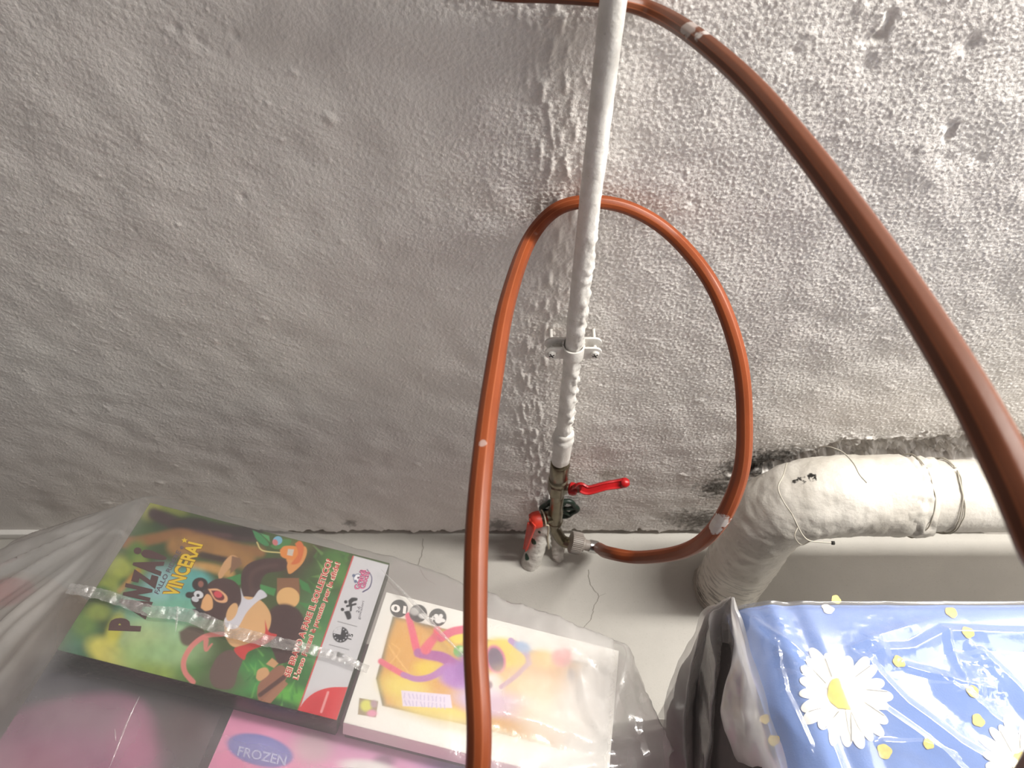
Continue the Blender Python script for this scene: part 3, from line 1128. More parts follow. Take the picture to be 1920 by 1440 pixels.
C = np.stack([np.linspace(0.615, 2.52, 240), np.full(240, DYX), np.full(240, DZ)], -1)
V, Fq = tube(C, DR, 56, None, drain_lumps)
mesh('straight_run', V, Fq, mdr, drain, base=dbase)
# elbow
rb = 0.10
tt = np.linspace(0, np.pi / 2, 60)
arc = np.stack([xf + rb - rb * np.sin(tt), np.full(60, DYX), DZ - rb + rb * np.cos(tt)], -1)
C = np.concatenate([np.stack([np.linspace(0.665, xf + rb, 40), np.full(40, DYX), np.full(40, DZ)], -1)[:-1], arc,
                    np.stack([np.full(70, xf), np.full(70, DYX), np.linspace(DZ - rb, 0.0, 70)], -1)[1:]])
s_ = np.linspace(0, 1, len(C))
R = np.interp(s_, [0, .04, .06, .12, .5, .60, .63, 1], [.0600, .0625, .0665, .0655, .0640, .0655, .0620, .0610])
V, Fq = tube(C, R, 64, None, lambda V: 1.2 * drain_lumps(V) + 0.0012 * ridged(V * [22, 22, 34], 4, 12))
mesh('elbow', V, Fq, mdr, drain, base=dbase)
# ragged mortar collar at the foot
mmort = plain('crumbly_mortar', (172, 166, 156), 0.9, 0, 0.2, 60, 0.6, 120)
tt = np.linspace(0, 2 * np.pi, 60)
C = np.stack([xf + 0.061 * np.cos(tt), DYX + 0.061 * np.sin(tt), np.full(60, 0.002)], -1)
V, Fq = tube(C, 0.004, 10, None, lambda V: 0.003 * fbm(V * 60, 3, 2), caps=False)
V[:, 2] = np.maximum(V[:, 2], 0.0005)
mesh('mortar_collar', V, Fq, mmort, drain)
# wires round the pipe
mwire = plain('painted_wire', (172, 166, 154), 0.5, 0.2)


def wire_ring(x, r, tilt, seed, rad=0.0011, a0=0.3, a1=2 * np.pi + 0.2):
    t_ = np.linspace(a0, a1, 90)
    k = np.arange(90)
    C = np.stack([x + tilt * np.cos(t_) + 0.003 * fbm(np.c_[t_ * 2, t_ * 0, t_ * 0], 2, seed), DYX + r * np.sin(t_), DZ + r * np.cos(t_)], -1)
    return tube(C, rad, 7)


for x_, r_, tl, sd_ in [(0.648, .0675, .004, 2), (0.700, .0612, .003, 5), (0.705, .0610, -.004, 6)]:
    mesh('tie_wire', *wire_ring(x_, r_, tl, sd_), mwire, drain)
# diagonal wire over the elbow and its twisted tail with a bent nail
def shell(px, py, lift=0.004):
    return on_drain(px, py) + np.array([0, -0.004, 0.008]) * 1.0


W1 = [shell(1468, 866), shell(1462, 888), shell(1452, 912), shell(1462, 938), shell(1478, 962), shell(1488, 985)]
W1 = [p + np.array([-0.0, -0.006, 0.006]) for p in W1]
W2 = [W1[-2], at(1503, 1000, 1.19), at(1516, 1013, 1.19), at(1535, 1016, 1.19), at(1562, 1018, 1.19)]
W3 = [W1[-1], at(1490, 1006, 1.20), at(1502, 1021, 1.20), at(1520, 1014, 1.19)]
W4 = [at(1535, 838, 1.20), at(1555, 838, 1.18), at(1580, 848, 1.165), at(1600, 868, 1.15), at(1612, 890, 1.14), at(1625, 905, 1.14)]
for P_ in (W1, W2, W3, W4):
    mesh('tie_wire', *tube(spline(np.array(P_), 50), 0.0011, 7), mwire, drain)
V, Fq = lathe([(0.0001, 0.003), (0.003, 0.002), (0.003, -0.002), (0.0001, -0.003)], at(1562, 1018, 1.19), (1, 0, 0), 10)
mesh('wire_knot', V, Fq, mdark, drain)
# crumpled tape wrap at the joint
tt = np.linspace(-2.4, 0.7, 50)
rows_ = []
for k, xo in enumerate(np.linspace(-0.02, 0.03, 12)):
    r = 0.0655 + 0.004 * ridged(np.c_[tt * 3, np.full(50, xo * 90), tt * 0], 3, 5) * smooth(-2.4, -1.6, tt) * math.sin(math.pi * k / 11)
    rows_.append(np.stack([0.640 + xo + 0.01 * np.sin(tt * 2), DYX + r * np.sin(tt), DZ + r * np.cos(tt)], -1))
mesh('joint_wrap', np.array(rows_).reshape(-1, 3), grid_faces(12, 50), mdr, drain, base=dbase)

# ================================================================== GAME BOXES IN THE LEFT BAG
BU = 0.970 * cR - 0.243 * cU * 1.0
BU /= np.linalg.norm(BU)
pBL, pBR, pTL, pTR = (118, 1222), (645, 1355), (270, 940), (720, 1052)
O1 = at(*pBL, 0.99)
u_ = at(*pBR, 0.99) - O1
BU = u_ / np.linalg.norm(u_)
v_ = at(*pTL, 0.99 * 1.17) - O1
BV = v_ - BU * np.dot(v_, BU)
S1 = np.linalg.norm(v_)
BV /= np.linalg.norm(BV)
BN = np.cross(BU, BV)
PL1 = (O1, BN)


def uv_of(px, py, n=0.0):
    q = hit(px, py, O1 + BN * n, BN) - O1
    return np.dot(q, BU), np.dot(q, BV)


def pt(u, v, n=0.0):
    return O1 + BU * u + BV * v + BN * n


cs = np.array([uv_of(*p) for p in (pBL, pBR, pTR, pTL)])
L1 = (cs[1, 0] - cs[0, 0] + cs[2, 0] - cs[3, 0]) / 2
Sv = (cs[3, 1] - cs[0, 1] + cs[2, 1] - cs[1, 1]) / 2
O1 = O1 + BU * ((cs[0, 0] + cs[3, 0]) / 2) + BV * ((cs[0, 1] + cs[1, 1]) / 2)
PL1 = (O1, BN)

mcard_dark = plain('dark_print_card', (46, 50, 36), 0.4, 0, 0.15, 30)
mcard_white = plain('white_card', (232, 229, 224), 0.5, 0, 0.02, 30)
mcard_pink = plain('pink_card', (205, 120, 165), 0.45, 0, 0.06, 20)
mcard_black = plain('black_card', (40, 36, 40), 0.4, 0, 0.1, 20)
mprint = vcol_mat('printed_gloss', 0.32)
ink = {k: plain('ink_' + k, v, 0.4, 0, 0.02) for k, v in dict(brown=(82, 52, 55), yellow=(226, 190, 40), gold=(150, 100, 25), violet=(96, 84, 100), red=(196, 58, 62), white=(246, 240, 236),
                                                              black=(40, 40, 46), pink=(222, 110, 150), navy=(60, 54, 84), pale=(176, 184, 224), grey=(120, 116, 124), cream=(236, 214, 190)).items()}


def tilt_down(corner_list):
    return min(p[2] for p in corner_list)


def floor_box(uv0, uv1, n):
    """box whose top lies n below the cover plane and which stands on the floor"""
    L, S = uv1[0] - uv0[0], uv1[1] - uv0[1]
    O = pt(uv0[0], uv0[1], n)
    cor = [O, O + BU * L, O + BV * S, O + BU * L + BV * S]
    zmin = min(p[2] for p in cor)
    T = (zmin - 0.006) / BN[2]
    return O, L, S, T


# --- front pink carton (under both games) and the black carton at the left
T1 = 0.058
nP = -T1 - 0.001
zf0 = np.array(uv_of(438, 1330, nP))
fr0 = (zf0[0], -0.215)
fr1 = (uv_of(1100, 1350, nP)[0], 0.135)
Of, Lf, Sf, Tf = floor_box(fr0, fr1, nP)
frozen = empty('toy_carton', Of + BU * Lf / 2 + BV * Sf / 2 - BN * Tf, 'pink toy carton with blue oval badge under the two game boxes', 'box')
V, Fq = box_vf(Of, BU, BV, BN, Lf, Sf, Tf)
bevel(mesh('carton', V, Fq, mcard_pink, frozen), 0.002)
pf = Print('cover_print', Of, BU, BV, BN, Lf, Sf, 0.0018, 0.0005, 1.12)
pf.fill((206, 132, 168))
pf.ell(470, 1420, 130, 90, (216, 120, 158), 0, 0.8, .8)
pf.ell(760, 1400, 220, 60, (196, 150, 182), 10, 0.8, .8)
pf.ell(1010, 1440, 170, 45, (140, 150, 190), 8, 0.6, .8)
pf.ell(900, 1450, 90, 22, (80, 96, 150), 8, 0.7, .8)
pf.ell(720, 1428, 20, 12, (110, 92, 106), 0, 0.6, .8)
pf.ell(690, 1440, 50, 14, (210, 214, 208), 8, 0.5, .9)
pf.ell(586, 1402, 36, 30, (176, 160, 160), 0, 0.6, .7)
cx_, cy_ = z1(1300, 1352)
pf.ell(cx_, cy_, 63, 29, (92, 98, 166), 14, 0.10, 1)
pf.ell(cx_ - 2, cy_ - 4, 48, 18, (112, 118, 182), 14, 0.6, .6)
pf.mottle(0.05, 30, 4)
pf.build(mprint, frozen)
V, Fq = text_vf('FROZEN', z1(1185, 1376), z1(1425, 1428), (4, -17), (Of, BN), 0.02, 0.0010)
mesh('lettering', V, Fq, ink['pale'], frozen, False)

uA1 = uv_of(392, 1300, nP)
ak0 = (uv_of(72, 1275, nP)[0], -0.215)
ak1 = (zf0[0] - 0.012, 0.145)
Oa, La, Sa, Ta = floor_box(ak0, ak1, nP)
blackbox = empty('toy_carton', Oa + BU * La / 2 + BV * Sa / 2 - BN * Ta, 'black carton with magenta picture lying under the left end of the jungle game', 'box')
V, Fq = box_vf(Oa, BU, BV, BN, La, Sa, Ta)
bevel(mesh('carton', V, Fq, mcard_black, blackbox), 0.002)
pa = Print('cover_print', Oa, BU, BV, BN, La, Sa, 0.0025, 0.0005, 1.0)
pa.fill((52, 44, 50))
pa.ell(130, 1285, 90, 45, (58, 56, 66), 0, 0.7)
pa.poly([(-200, 1420), (-60, 1365), (60, 1325), (170, 1302), (245, 1305), (285, 1345), (290, 1440), (280, 1600), (-200, 1600)], (132, 78, 106), 14)
pa.ell(150, 1420, 130, 50, (160, 74, 124), 0, 0.7, .8)
pa.ell(60, 1440, 80, 40, (160, 70, 112), 0, 0.8, .8)
pa.ell(255, 1400, 40, 60, (196, 110, 150), 0, 0.7, .8)
pa.ell(345, 1370, 55, 45, (82, 50, 54), 0, 0.8, .7)
pa.build(mprint, blackbox)

# --- the jungle game
g1 = empty('board_game', O1 + BU * L1 / 2 + BV * Sv / 2 - BN * T1, 'board game box with green jungle cover and brown title', 'game box')
V, Fq = box_vf(O1 + BU * 0.002 + BV * 0.002 - BN * 0.012, BU, BV, BN, L1 - 0.004, Sv - 0.004, T1 - 0.0125)
bevel(mesh('box_tray', V, Fq, mcard_black, g1), 0.001)
V, Fq = box_vf(O1, BU, BV, BN, L1, Sv, 0.046)
bevel(mesh('lid', V, Fq, mcard_dark, g1), 0.0012)
P = Print('cover_print', O1 + BU * 0.0008 + BV * 0.0008, BU, BV, BN, L1 - 0.0016, Sv - 0.0016, 0.00085, 0.0004, 0.97)
P.fill((66, 84, 44))
A = lambda x, y, rx, ry, c, ang=0, soft=0.6, al=1.0: P.ell(*z1(x, y), rx / 2.667, ry / 2.667, c, ang, soft, al)
# forest background
A(760, 150, 60, 50, (150, 152, 72)); A(860, 160, 50, 40, (135, 140, 60)); A(830, 240, 70, 130, (44, 66, 42), 40)
A(700, 300, 120, 60, (62, 90, 52)); A(880, 150, 60, 26, (120, 128, 60), 15)
P.stroke(Z1((770, 170), (860, 210), (930, 250), (1080, 275), (1270, 280)), 24, (62, 42, 46), 6)
P.stroke(Z1((880, 225), (980, 215), (1110, 245), (1290, 262)), 20, (44, 32, 34), 5)
P.stroke(Z1((880, 255), (1000, 262), (1150, 280)), 8, (84, 56, 60), 4)
P.stroke(Z1((640, 320), (790, 290), (900, 270), (1020, 300), (1200, 345), (1300, 360)), 20, (142, 98, 58), 6)
P.stroke(Z1((880, 330), (1020, 330), (1130, 365), (1230, 400)), 34, (160, 116, 66), 9)
P.stroke(Z1((1010, 375), (1080, 390), (1170, 408)), 12, (62, 44, 40), 4)
P.stroke(Z1((960, 430), (1060, 440), (1150, 470)), 16, (190, 146, 84), 6)
A(640, 310, 60, 22, (166, 96, 62), -8)
A(600, 440, 75, 60, (160, 168, 78)); A(560, 530, 90, 50, (140, 152, 66)); A(680, 360, 50, 60, (92, 124, 56)); A(640, 520, 45, 30, (60, 96, 46))
A(700, 430, 40, 60, (128, 148, 70)); A(500, 560, 50, 30, (64, 104, 54))
P.stroke(Z1((600, 555), (650, 500), (690, 455)), 9, (186, 128, 60), 5)
# bright clearing
A(760, 640, 150, 110, (122, 186, 166), 0, 0.7); A(900, 560, 120, 110, (104, 178, 172), 0, 0.5)
A(980, 520, 90, 70, (96, 172, 168), 20, 0.4); A(960, 640, 70, 60, (96, 170, 164), 0, 0.6); A(800, 520, 70, 90, (146, 186, 190), 20, 0.7)
A(820, 760, 190, 130, (154, 190, 148), 0, 0.6); A(700, 800, 120, 80, (176, 196, 140), 0, 0.7); A(900, 650, 100, 60, (116, 180, 156))
A(420, 800, 90, 90, (66, 116, 76), 0, 0.6); A(420, 720, 60, 60, (104, 136, 66)); A(490, 660, 60, 40, (140, 156, 74)); A(380, 850, 70, 40, (64, 112, 86))
A(570, 760, 36, 90, (196, 190, 74), 20, 0.6); A(520, 850, 90, 60, (206, 198, 96), 25, 0.5); A(590, 890, 90, 40, (206, 196, 104), 15, 0.6)
A(730, 900, 150, 80, (158, 182, 112), 10, 0.6); A(800, 950, 130, 50, (140, 162, 78), 12, 0.6); A(960, 960, 90, 60, (86, 128, 66), 0, 0.7)
A(860, 860, 160, 60, (150, 184, 130), 0, 0.8)
# right-hand side foliage
A(1560, 420, 150, 120, (70, 46, 46), 0, 0.5); A(1480, 330, 80, 60, (92, 104, 54)); A(1600, 520, 110, 120, (66, 92, 50), 0, 0.6)
A(1660, 400, 70, 60, (70, 112, 54)); A(1700, 470, 40, 60, (80, 126, 60)); A(1560, 640, 110, 80, (80, 112, 70), 0, 0.7)
A(1640, 700, 70, 120, (62, 118, 66), 0, 0.7); A(1560, 850, 90, 110, (96, 146, 96), 0, 0.7); A(1500, 1000, 90, 110, (56, 112, 56), 0, 0.6)
A(1330, 900, 150, 100, (54, 108, 54), 0, 0.6); A(1250, 990, 130, 90, (64, 146, 72), 0, 0.5); A(1450, 1080, 120, 50, (92, 166, 66), 12, 0.6); A(1410, 1130, 100, 30, (44, 92, 46), 14)
A(1120, 1000, 120, 60, (84, 104, 66), 0, 0.7)
for k in range(60):
    x0, y0 = random.uniform(1180, 1720), random.uniform(820, 1140)
    l_ = random.uniform(20, 70)
    an = random.uniform(-2.4, -0.7)
    if y0 > 1165 - (1500 - x0) * 0.25:
        continue
    P.stroke(Z1((x0, y0), (x0 + l_ * math.cos(an), y0 + l_ * math.sin(an))), 4, random.choice([(60, 130, 62), (112, 178, 84), (40, 96, 48)]), 2, .6, 1)
for k in range(26):
    x0, y0 = random.uniform(1560, 1740), random.uniform(360, 760)
    P.stroke(Z1((x0, y0), (x0 + random.uniform(-50, 40), y0 + random.uniform(-60, 20))), 6, random.choice([(78, 132, 62), (52, 92, 46), (120, 164, 90)]), 2, .6, 1)
P.mottle(0.10, 14, 9)
# broad leaves, fruit drink, logs
P.poly(Z1((1262, 250), (1300, 270), (1345, 320), (1330, 330), (1285, 300)), (60, 134, 82))
P.poly(Z1((1300, 265), (1345, 280), (1350, 310)), (84, 158, 100))
P.poly(Z1((1350, 330), (1400, 300), (1455, 300), (1440, 330), (1380, 345)), (74, 132, 70))
P.ell(*z1(1388, 303), 9, 8, (120, 178, 206), -30, .1); P.ell(*z1(1376, 312), 5, 6, (206, 116, 120), -30, .2)
P.stroke(Z1((1285, 312), (1312, 352), (1405, 364)), 2.4, (212, 196, 132), 0.8)
P.poly(Z1((1430, 400), (1470, 350), (1520, 330), (1535, 360), (1510, 420), (1450, 470), (1435, 440)), (222, 152, 88))
P.poly(Z1((1400, 350), (1425, 330), (1490, 335), (1500, 370), (1475, 400), (1410, 385)), (228, 140, 66))
P.poly(Z1((1475, 318), (1500, 305), (1520, 340), (1500, 410), (1455, 420), (1490, 370)), (214, 112, 62))
P.poly(Z1((1440, 345), (1470, 347), (1462, 380), (1435, 375)), (206, 198, 188), rnd=False)
P.poly(Z1((1130, 490), (1200, 470), (1260, 500), (1180, 530)), (60, 132, 70)); P.poly(Z1((1300, 520), (1380, 545), (1370, 580), (1300, 555)), (66, 140, 76))
P.poly(Z1((1490, 490), (1540, 520), (1560, 570), (1510, 545)), (58, 130, 68)); P.poly(Z1((1490, 610), (1560, 620), (1540, 650)), (66, 132, 70))
P.poly(Z1((1385, 490), (1495, 490), (1500, 580), (1385, 570)), (138, 94, 66)); P.ell(*z1(1440, 590), 21.5, 20, (226, 178, 118), 0, .06)
P.poly(Z1((1090, 470), (1120, 410), (1160, 375), (1195, 400), (1140, 450), (1100, 500)), (206, 158, 112))
P.poly(Z1((1160, 380), (1200, 390), (1210, 420), (1150, 470)), (132, 96, 72))
P.poly(Z1((1285, 1070), (1300, 1010), (1400, 925), (1435, 990), (1310, 1110)), (150, 100, 80))
P.poly(Z1((1300, 1110), (1420, 1000), (1440, 1020), (1345, 1125)), (162, 112, 88))
P.stroke(Z1((1300, 1075), (1420, 985)), 8, (88, 56, 54), 1.5)
P.poly(Z1((1280, 990), (1290, 950), (1330, 938), (1345, 970), (1300, 1005)), (212, 162, 116)); P.poly(Z1((1330, 920), (1360, 890), (1395, 915), (1370, 940)), (206, 156, 112))
# a plain brown laughing animal in a white vest and red shorts
BR = (72, 46, 48)
P.poly(Z1((1050, 950), (1090, 880), (1150, 850), (1215, 880), (1190, 960), (1160, 1040), (1080, 1040), (1050, 1000)), (104, 80, 76))
P.poly(Z1((895, 760), (950, 730), (1020, 750), (1010, 800), (940, 830), (905, 810)), (98, 82, 72), 4)
P.ell(*z1(1425, 730), 38, 42, BR, -15, .08)
P.poly(Z1((1340, 800), (1460, 800), (1500, 870), (1400, 920), (1370, 870)), BR)
P.poly(Z1((1210, 570), (1205, 480), (1240, 420), (1330, 392), (1430, 400), (1420, 450), (1330, 470), (1300, 530), (1310, 580), (1250, 600)), BR)
P.stroke(Z1((1260, 560), (1252, 490), (1290, 445), (1380, 425)), 8, (92, 64, 62), 4, .7)
P.poly(Z1((1120, 720), (1130, 640), (1200, 585), (1300, 600), (1355, 680), (1330, 770), (1240, 820), (1170, 835), (1130, 790)), (222, 174, 122))
P.poly(Z1((980, 640), (1000, 600), (1040, 520), (1100, 492), (1170, 505), (1205, 560), (1200, 640), (1150, 690), (1060, 700), (1000, 680)), BR)
P.ell(*z1(1000, 522), 15, 13, (46, 30, 34), 0, .1); P.ell(*z1(1004, 520), 5, 6, (150, 96, 84), 0, .3); P.ell(*z1(948, 575), 8, 6, (46, 30, 34), 0, .2)
P.poly(Z1((960, 560), (1010, 545), (1030, 600), (985, 640), (955, 610)), (52, 34, 40)); P.ell(*z1(993, 573), 9, 7, (222, 222, 228), 20, .1); P.ell(*z1(976, 596), 7, 5, (206, 206, 214), 20, .1)
P.ell(*z1(990, 577), 3, 3, (30, 30, 40), 0, .2)
P.poly(Z1((1012, 600), (1035, 570), (1060, 590), (1062, 640), (1030, 655), (1005, 645)), (228, 172, 118))
P.poly(Z1((960, 645), (1005, 640), (1030, 660), (990, 690)), (40, 32, 44)); P.poly(Z1((1040, 545), (1090, 545), (1135, 580), (1130, 612), (1080, 605)), (232, 176, 132)); P.poly(Z1((1055, 552), (1095, 556), (1122, 584), (1112, 602), (1078, 595)), (112, 30, 40))
P.ell(*z1(1090, 572), 8, 6, (214, 70, 84), 20, .15)
P.poly(Z1((1203, 540), (1222, 590), (1260, 595), (1300, 548), (1335, 580), (1290, 605), (1235, 660), (1185, 740), (1130, 735), (1125, 690), (1165, 670), (1205, 610)), (214, 212, 222))
P.ell(*z1(1160, 660), 9, 18, (222, 174, 122), 25, .1)
P.poly(Z1((1325, 700), (1345, 760), (1385, 775), (1330, 820), (1240, 860), (1220, 900), (1170, 845), (1250, 815), (1320, 775)), (206, 62, 62))
P.stroke(Z1((1115, 770), (1030, 780), (960, 830), (920, 900), (925, 960), (965, 1010)), 9, (222, 130, 126), 1.5, .95, 20 / 2.0)
P.stroke(Z1((1030, 800), (1030, 850), (1060, 820)), 10, (222, 130, 126), 1.5, .9, 3)
# white band with icons
P.poly(Z1((1768, 378), (1960, 430), (1720, 1260), (1478, 1190)), (206, 204, 208), .8, 1, False)
P.stroke(Z1((1766, 382), (1485, 1170)), 2.6, (206, 72, 78), .8)
P.poly([z6(*q) for q in ((150, 1400), (170, 1330), (215, 1250), (300, 1175), (420, 1132), (560, 1128), (640, 1140), (600, 1420))], (212, 62, 68), .8)
P.ell(*z6(300, 1330), 24, 34, (180, 44, 54), 30, .6, .5)
P.stroke([z6(415, 1170), z6(360, 1330)], 4.5, (226, 152, 152), 1)
# icons: bear, players, clock, piece
P.ell(*z6(655, 235), 8.5, 7.5, (96, 108, 140), -60, .12); P.ell(*z6(655, 235), 7, 6, (236, 236, 240), -60, .12)
P.ell(*z6(625, 215), 3, 3, (96, 108, 140), 0, .3); P.ell(*z6(640, 262), 3, 3, (96, 108, 140), 0, .3); P.ell(*z6(662, 232), 2, 2, (90, 60, 90), 0, .3)
P.stroke([z6(735, 165), z6(772, 230), z6(755, 310), z6(700, 348)], 1.5, (70, 62, 110), .8, 1, 2.5)
for (x, y) in ((560, 430), (533, 492)):
    P.ell(*z6(x, y), 3.2, 3.2, (44, 44, 50), 0, .2)
P.poly([z6(*q) for q in ((580, 420), (610, 395), (655, 400), (650, 420), (620, 430), (590, 470))], (44, 44, 50)); P.poly([z6(*q) for q in ((545, 510), (590, 505), (605, 560), (575, 575), (560, 545))], (44, 44, 50))
P.stroke([z6(570, 465), z6(640, 448)], 4, (44, 44, 50), .8); P.stroke([z6(605, 455), z6(600, 500)], 4, (44, 44, 50), .8)
P.stroke([z6(495, 590), z6(650, 632)], 1.2, (110, 108, 112), .7); P.stroke([z6(425, 780), z6(585, 822)], 1.2, (110, 108, 112), .7)
P.ell(*z6(518, 698), 15, 15, (52, 52, 58), 0, .06)
P.poly([z6(*q) for q in ((518, 698), (455, 685), (470, 650), (500, 634), (530, 632))], (206, 204, 208), .7, 1, False)
for k in range(12):
    a = k * np.pi / 6
    P.ell(*z6(518 + 50 * math.cos(a), 698 + 50 * math.sin(a)), 1.3, 1.3, (190, 190, 196), 0, .3)
P.poly([z6(*q) for q in ((478, 855), (500, 838), (520, 850), (548, 858), (530, 872), (545, 888), (515, 886), (480, 875))], (44, 44, 50))
P.stroke([z6(432, 858), z6(440, 843), z6(455, 848)], 1.6, (80, 80, 86), .7)
P.build(mprint, g1)


def letters(name, body, p0, p1, up, inkn, parent, plane, bold=0.0, lift=0.0009, outline=None, ob=0.05, tracking=1.0):
    if outline:
        V, Fq = text_vf(body, p0, p1, up, plane, bold + ob, lift - 0.0003, tracking)
        mesh('letter_outline', V, Fq, ink[outline], parent, False)
    V, Fq = text_vf(body, p0, p1, up, plane, bold, lift, tracking)
    mesh('lettering', V, Fq, ink[inkn], parent, False)


# title letters one by one, jumping a little, running up the cover
tl = [('P', (265, 1187), (270, 1159), (-56, -9)), ('A', (274, 1160), (288, 1130), (-42, -16)), ('N', (285, 1128), (281, 1098), (-48, -12)), ('Z', (287, 1103), (300, 1078), (-42, -26)),
      ('A', (300, 1081), (311, 1055), (-52, -14))]
parts = []
for chn, a, b, up in [('P', (258, 1184), (262, 1160), (-50, -2)), ('A', (268, 1160), (282, 1127), (-46, -16)), ('N', (276, 1127), (282, 1104), (-42, -10)),
                      ('Z', (287, 1103), (294, 1078), (-38, -10)), ('A', (296, 1079), (304, 1052), (-46, -8))]:
    parts.append(text_vf(chn, a, b, up, PL1, 0.075, 0.0010))
pl_ = [z7(*q) for q in ((420, 510), (450, 470), (520, 465), (640, 510), (735, 560), (700, 590), (560, 570), (460, 555))]
ps_ = spline(np.array([[*q, 0] for q in pl_ + pl_[:1]]), 40)[:-1, :2]
parts.append((np.array([hit(a, b, O1 + BN * 0.0010, BN) for a, b in ps_]), [list(range(len(ps_)))]))
cd_ = [(z7(380 + 48 * math.cos(a), 476 + 42 * math.sin(a))) for a in np.linspace(0, 2 * np.pi, 24, endpoint=False)]
parts.append((np.array([hit(a, b, O1 + BN * 0.0010, BN) for a, b in cd_]), [list(range(24))]))
mesh('title_lettering', *join(parts), ink['brown'], g1, False)
letters('a', 'FALLO RIDERE e', z7(632, 1010), z7(948, 425), (-7.5, -3.5), 'violet', g1, PL1, 0.02)
letters('b', 'VINCERAI', z7(855, 1045), z7(1175, 400), (-25, -6), 'yellow', g1, PL1, 0.03, 0.0010, 'gold', 0.035)
st = [(z7(955 + (42 if k % 2 == 0 else 18) * math.sin(k * np.pi / 5), 348 - (36 if k % 2 == 0 else 16) * math.cos(k * np.pi / 5))) for k in range(10)]
mesh('star', np.array([hit(a, b, O1 + BN * 0.0010, BN) for a, b in st]), [list(range(10))], ink['yellow'], g1, False)
letters('c', 'SEI BRAVO A FARE IL SOLLETICO?', z6(98, 1050), z6(452, 88), (-10, -3.4), 'red', g1, PL1, 0.02, 0.0010, 'cream', 0.06)
letters('d', "L'orso Panzai è pronto per la sfida!", z6(165, 1070), z6(515, 112), (-8.5, -3), 'red', g1, PL1, 0.015, 0.0010, 'cream', 0.07)
letters('e', '2-6', z6(668, 520), z6(682, 470), (-5.5, -1.6), 'grey', g1, PL1, 0.01)
letters('f', 'giocatori', z6(675, 575), z6(712, 425), (-4.5, -1.2), 'grey', g1, PL1, 0.0)
letters('g', '15', z6(605, 740), z6(622, 695), (-7.0, -1.8), 'black', g1, PL1, 0.01)
letters('h', 'Grandi', z6(672, 330), z6(725, 170), (-10.5, -1), 'pink', g1, PL1, 0.02, 0.0010, 'navy', 0.035)
letters('i', 'Giochi', z6(712, 325), z6(758, 185), (-9.5, -1), 'pink', g1, PL1, 0.02, 0.0010, 'navy', 0.035)

# --- the spider game
q = [uv_of(718, 1113), uv_of(1162, 1213), uv_of(648, 1355)]
su0 = (q[0][0] + q[2][0]) / 2
O1v = np.array([su0, q[2][1] + 0.0])
s2L = q[1][0] - su0
s2S = (q[0][1] + q[1][1]) / 2 - q[2][1]
nS = -0.002
O2 = pt(su0, q[2][1], nS)
T2 = T1 + nS - 0.001
PL2 = (O2, BN)
g2 = empty('board_game', O2 + BU * s2L / 2 + BV * s2S / 2 - BN * T2, 'white edged game box with orange and purple picture behind the hanging hose', 'game box')
V, Fq = box_vf(O2 + BU * 0.002 + BV * 0.002 - BN * 0.012, BU, BV, BN, s2L - 0.004, s2S - 0.004, T2 - 0.0125)
bevel(mesh('box_tray', V, Fq, mcard_black, g2), 0.001)
V, Fq = box_vf(O2, BU, BV, BN, s2L, s2S, 0.04)
bevel(mesh('lid', V, Fq, mcard_white, g2), 0.0012)
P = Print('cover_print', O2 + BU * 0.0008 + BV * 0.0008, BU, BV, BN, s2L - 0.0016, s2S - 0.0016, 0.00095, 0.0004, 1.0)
P.fill((234, 230, 224))
pan = Z2((385, 325), (1420, 578), (1310, 1040), (770, 900), (330, 800), (296, 655))
P.poly(pan, (120, 112, 84), 1.5, 1, False)
ctr = np.mean(pan, 0)
P.poly([tuple(np.array(q_) * 0.955 + ctr * 0.045) for q_ in pan], (214, 158, 74), 7, 1, False)
B = lambda x, y, rx, ry, c, ang=0, soft=0.5, al=1.0: P.ell(*z2(x, y), rx / 2.8235, ry / 2.8235, c, ang, soft, al)
B(430, 480, 70, 130, (214, 160, 76), 15); B(590, 610, 90, 45, (226, 196, 60), 10); B(450, 700, 120, 70, (226, 202, 90), 10, .6); B(650, 480, 110, 70, (214, 172, 86))
B(620, 830, 200, 40, (232, 206, 96), 12); B(730, 440, 40, 30, (226, 206, 70), 0, .3); B(740, 512, 34, 32, (110, 176, 92), 0, .2); B(750, 500, 14, 12, (180, 216, 160))
for a in range(5):
    P.stroke(Z2((365 + a * 20, 480 + a * 28), (395 + a * 22, 540 + a * 26)), 1.4, (232, 180, 100), .8)
P.stroke(Z2((360, 590), (420, 510), (380, 470)), 1.3, (232, 178, 100), .8)
P.stroke(Z2((467, 322), (492, 420), (512, 500), (535, 528)), 12, (222, 84, 116), 2.2, 1, 15)
P.stroke(Z2((520, 520), (570, 530), (650, 545), (720, 590)), 17, (166, 84, 156), 2.5, 1, 22)
P.stroke(Z2((560, 500), (580, 470), (612, 430), (620, 395)), 20, (222, 92, 112), 3, 1, 12)
P.stroke(Z2((640, 440), (700, 408), (762, 395)), 16, (214, 88, 122), 2, 1, 15)
P.stroke(Z2((322, 565), (400, 612), (450, 640)), 11, (222, 92, 120), 2, 1, 11); P.stroke(Z2((440, 635), (510, 658), (590, 645), (680, 590)), 10, (176, 110, 176), 2, 1, 14)
B(745, 650, 120, 66, (172, 116, 190), 10, .3); B(790, 600, 70, 80, (146, 88, 168), 0, .5); B(850, 780, 130, 60, (196, 176, 216), 15, .6)
B(985, 520, 130, 75, (230, 200, 60), 15, .25); B(930, 555, 52, 78, (206, 88, 142), -15, .15); B(930, 555, 40, 64, (80, 52, 92), -15, .15); B(915, 700, 60, 70, (236, 232, 240), 0, .3); B(900, 690, 14, 20, (90, 70, 120))
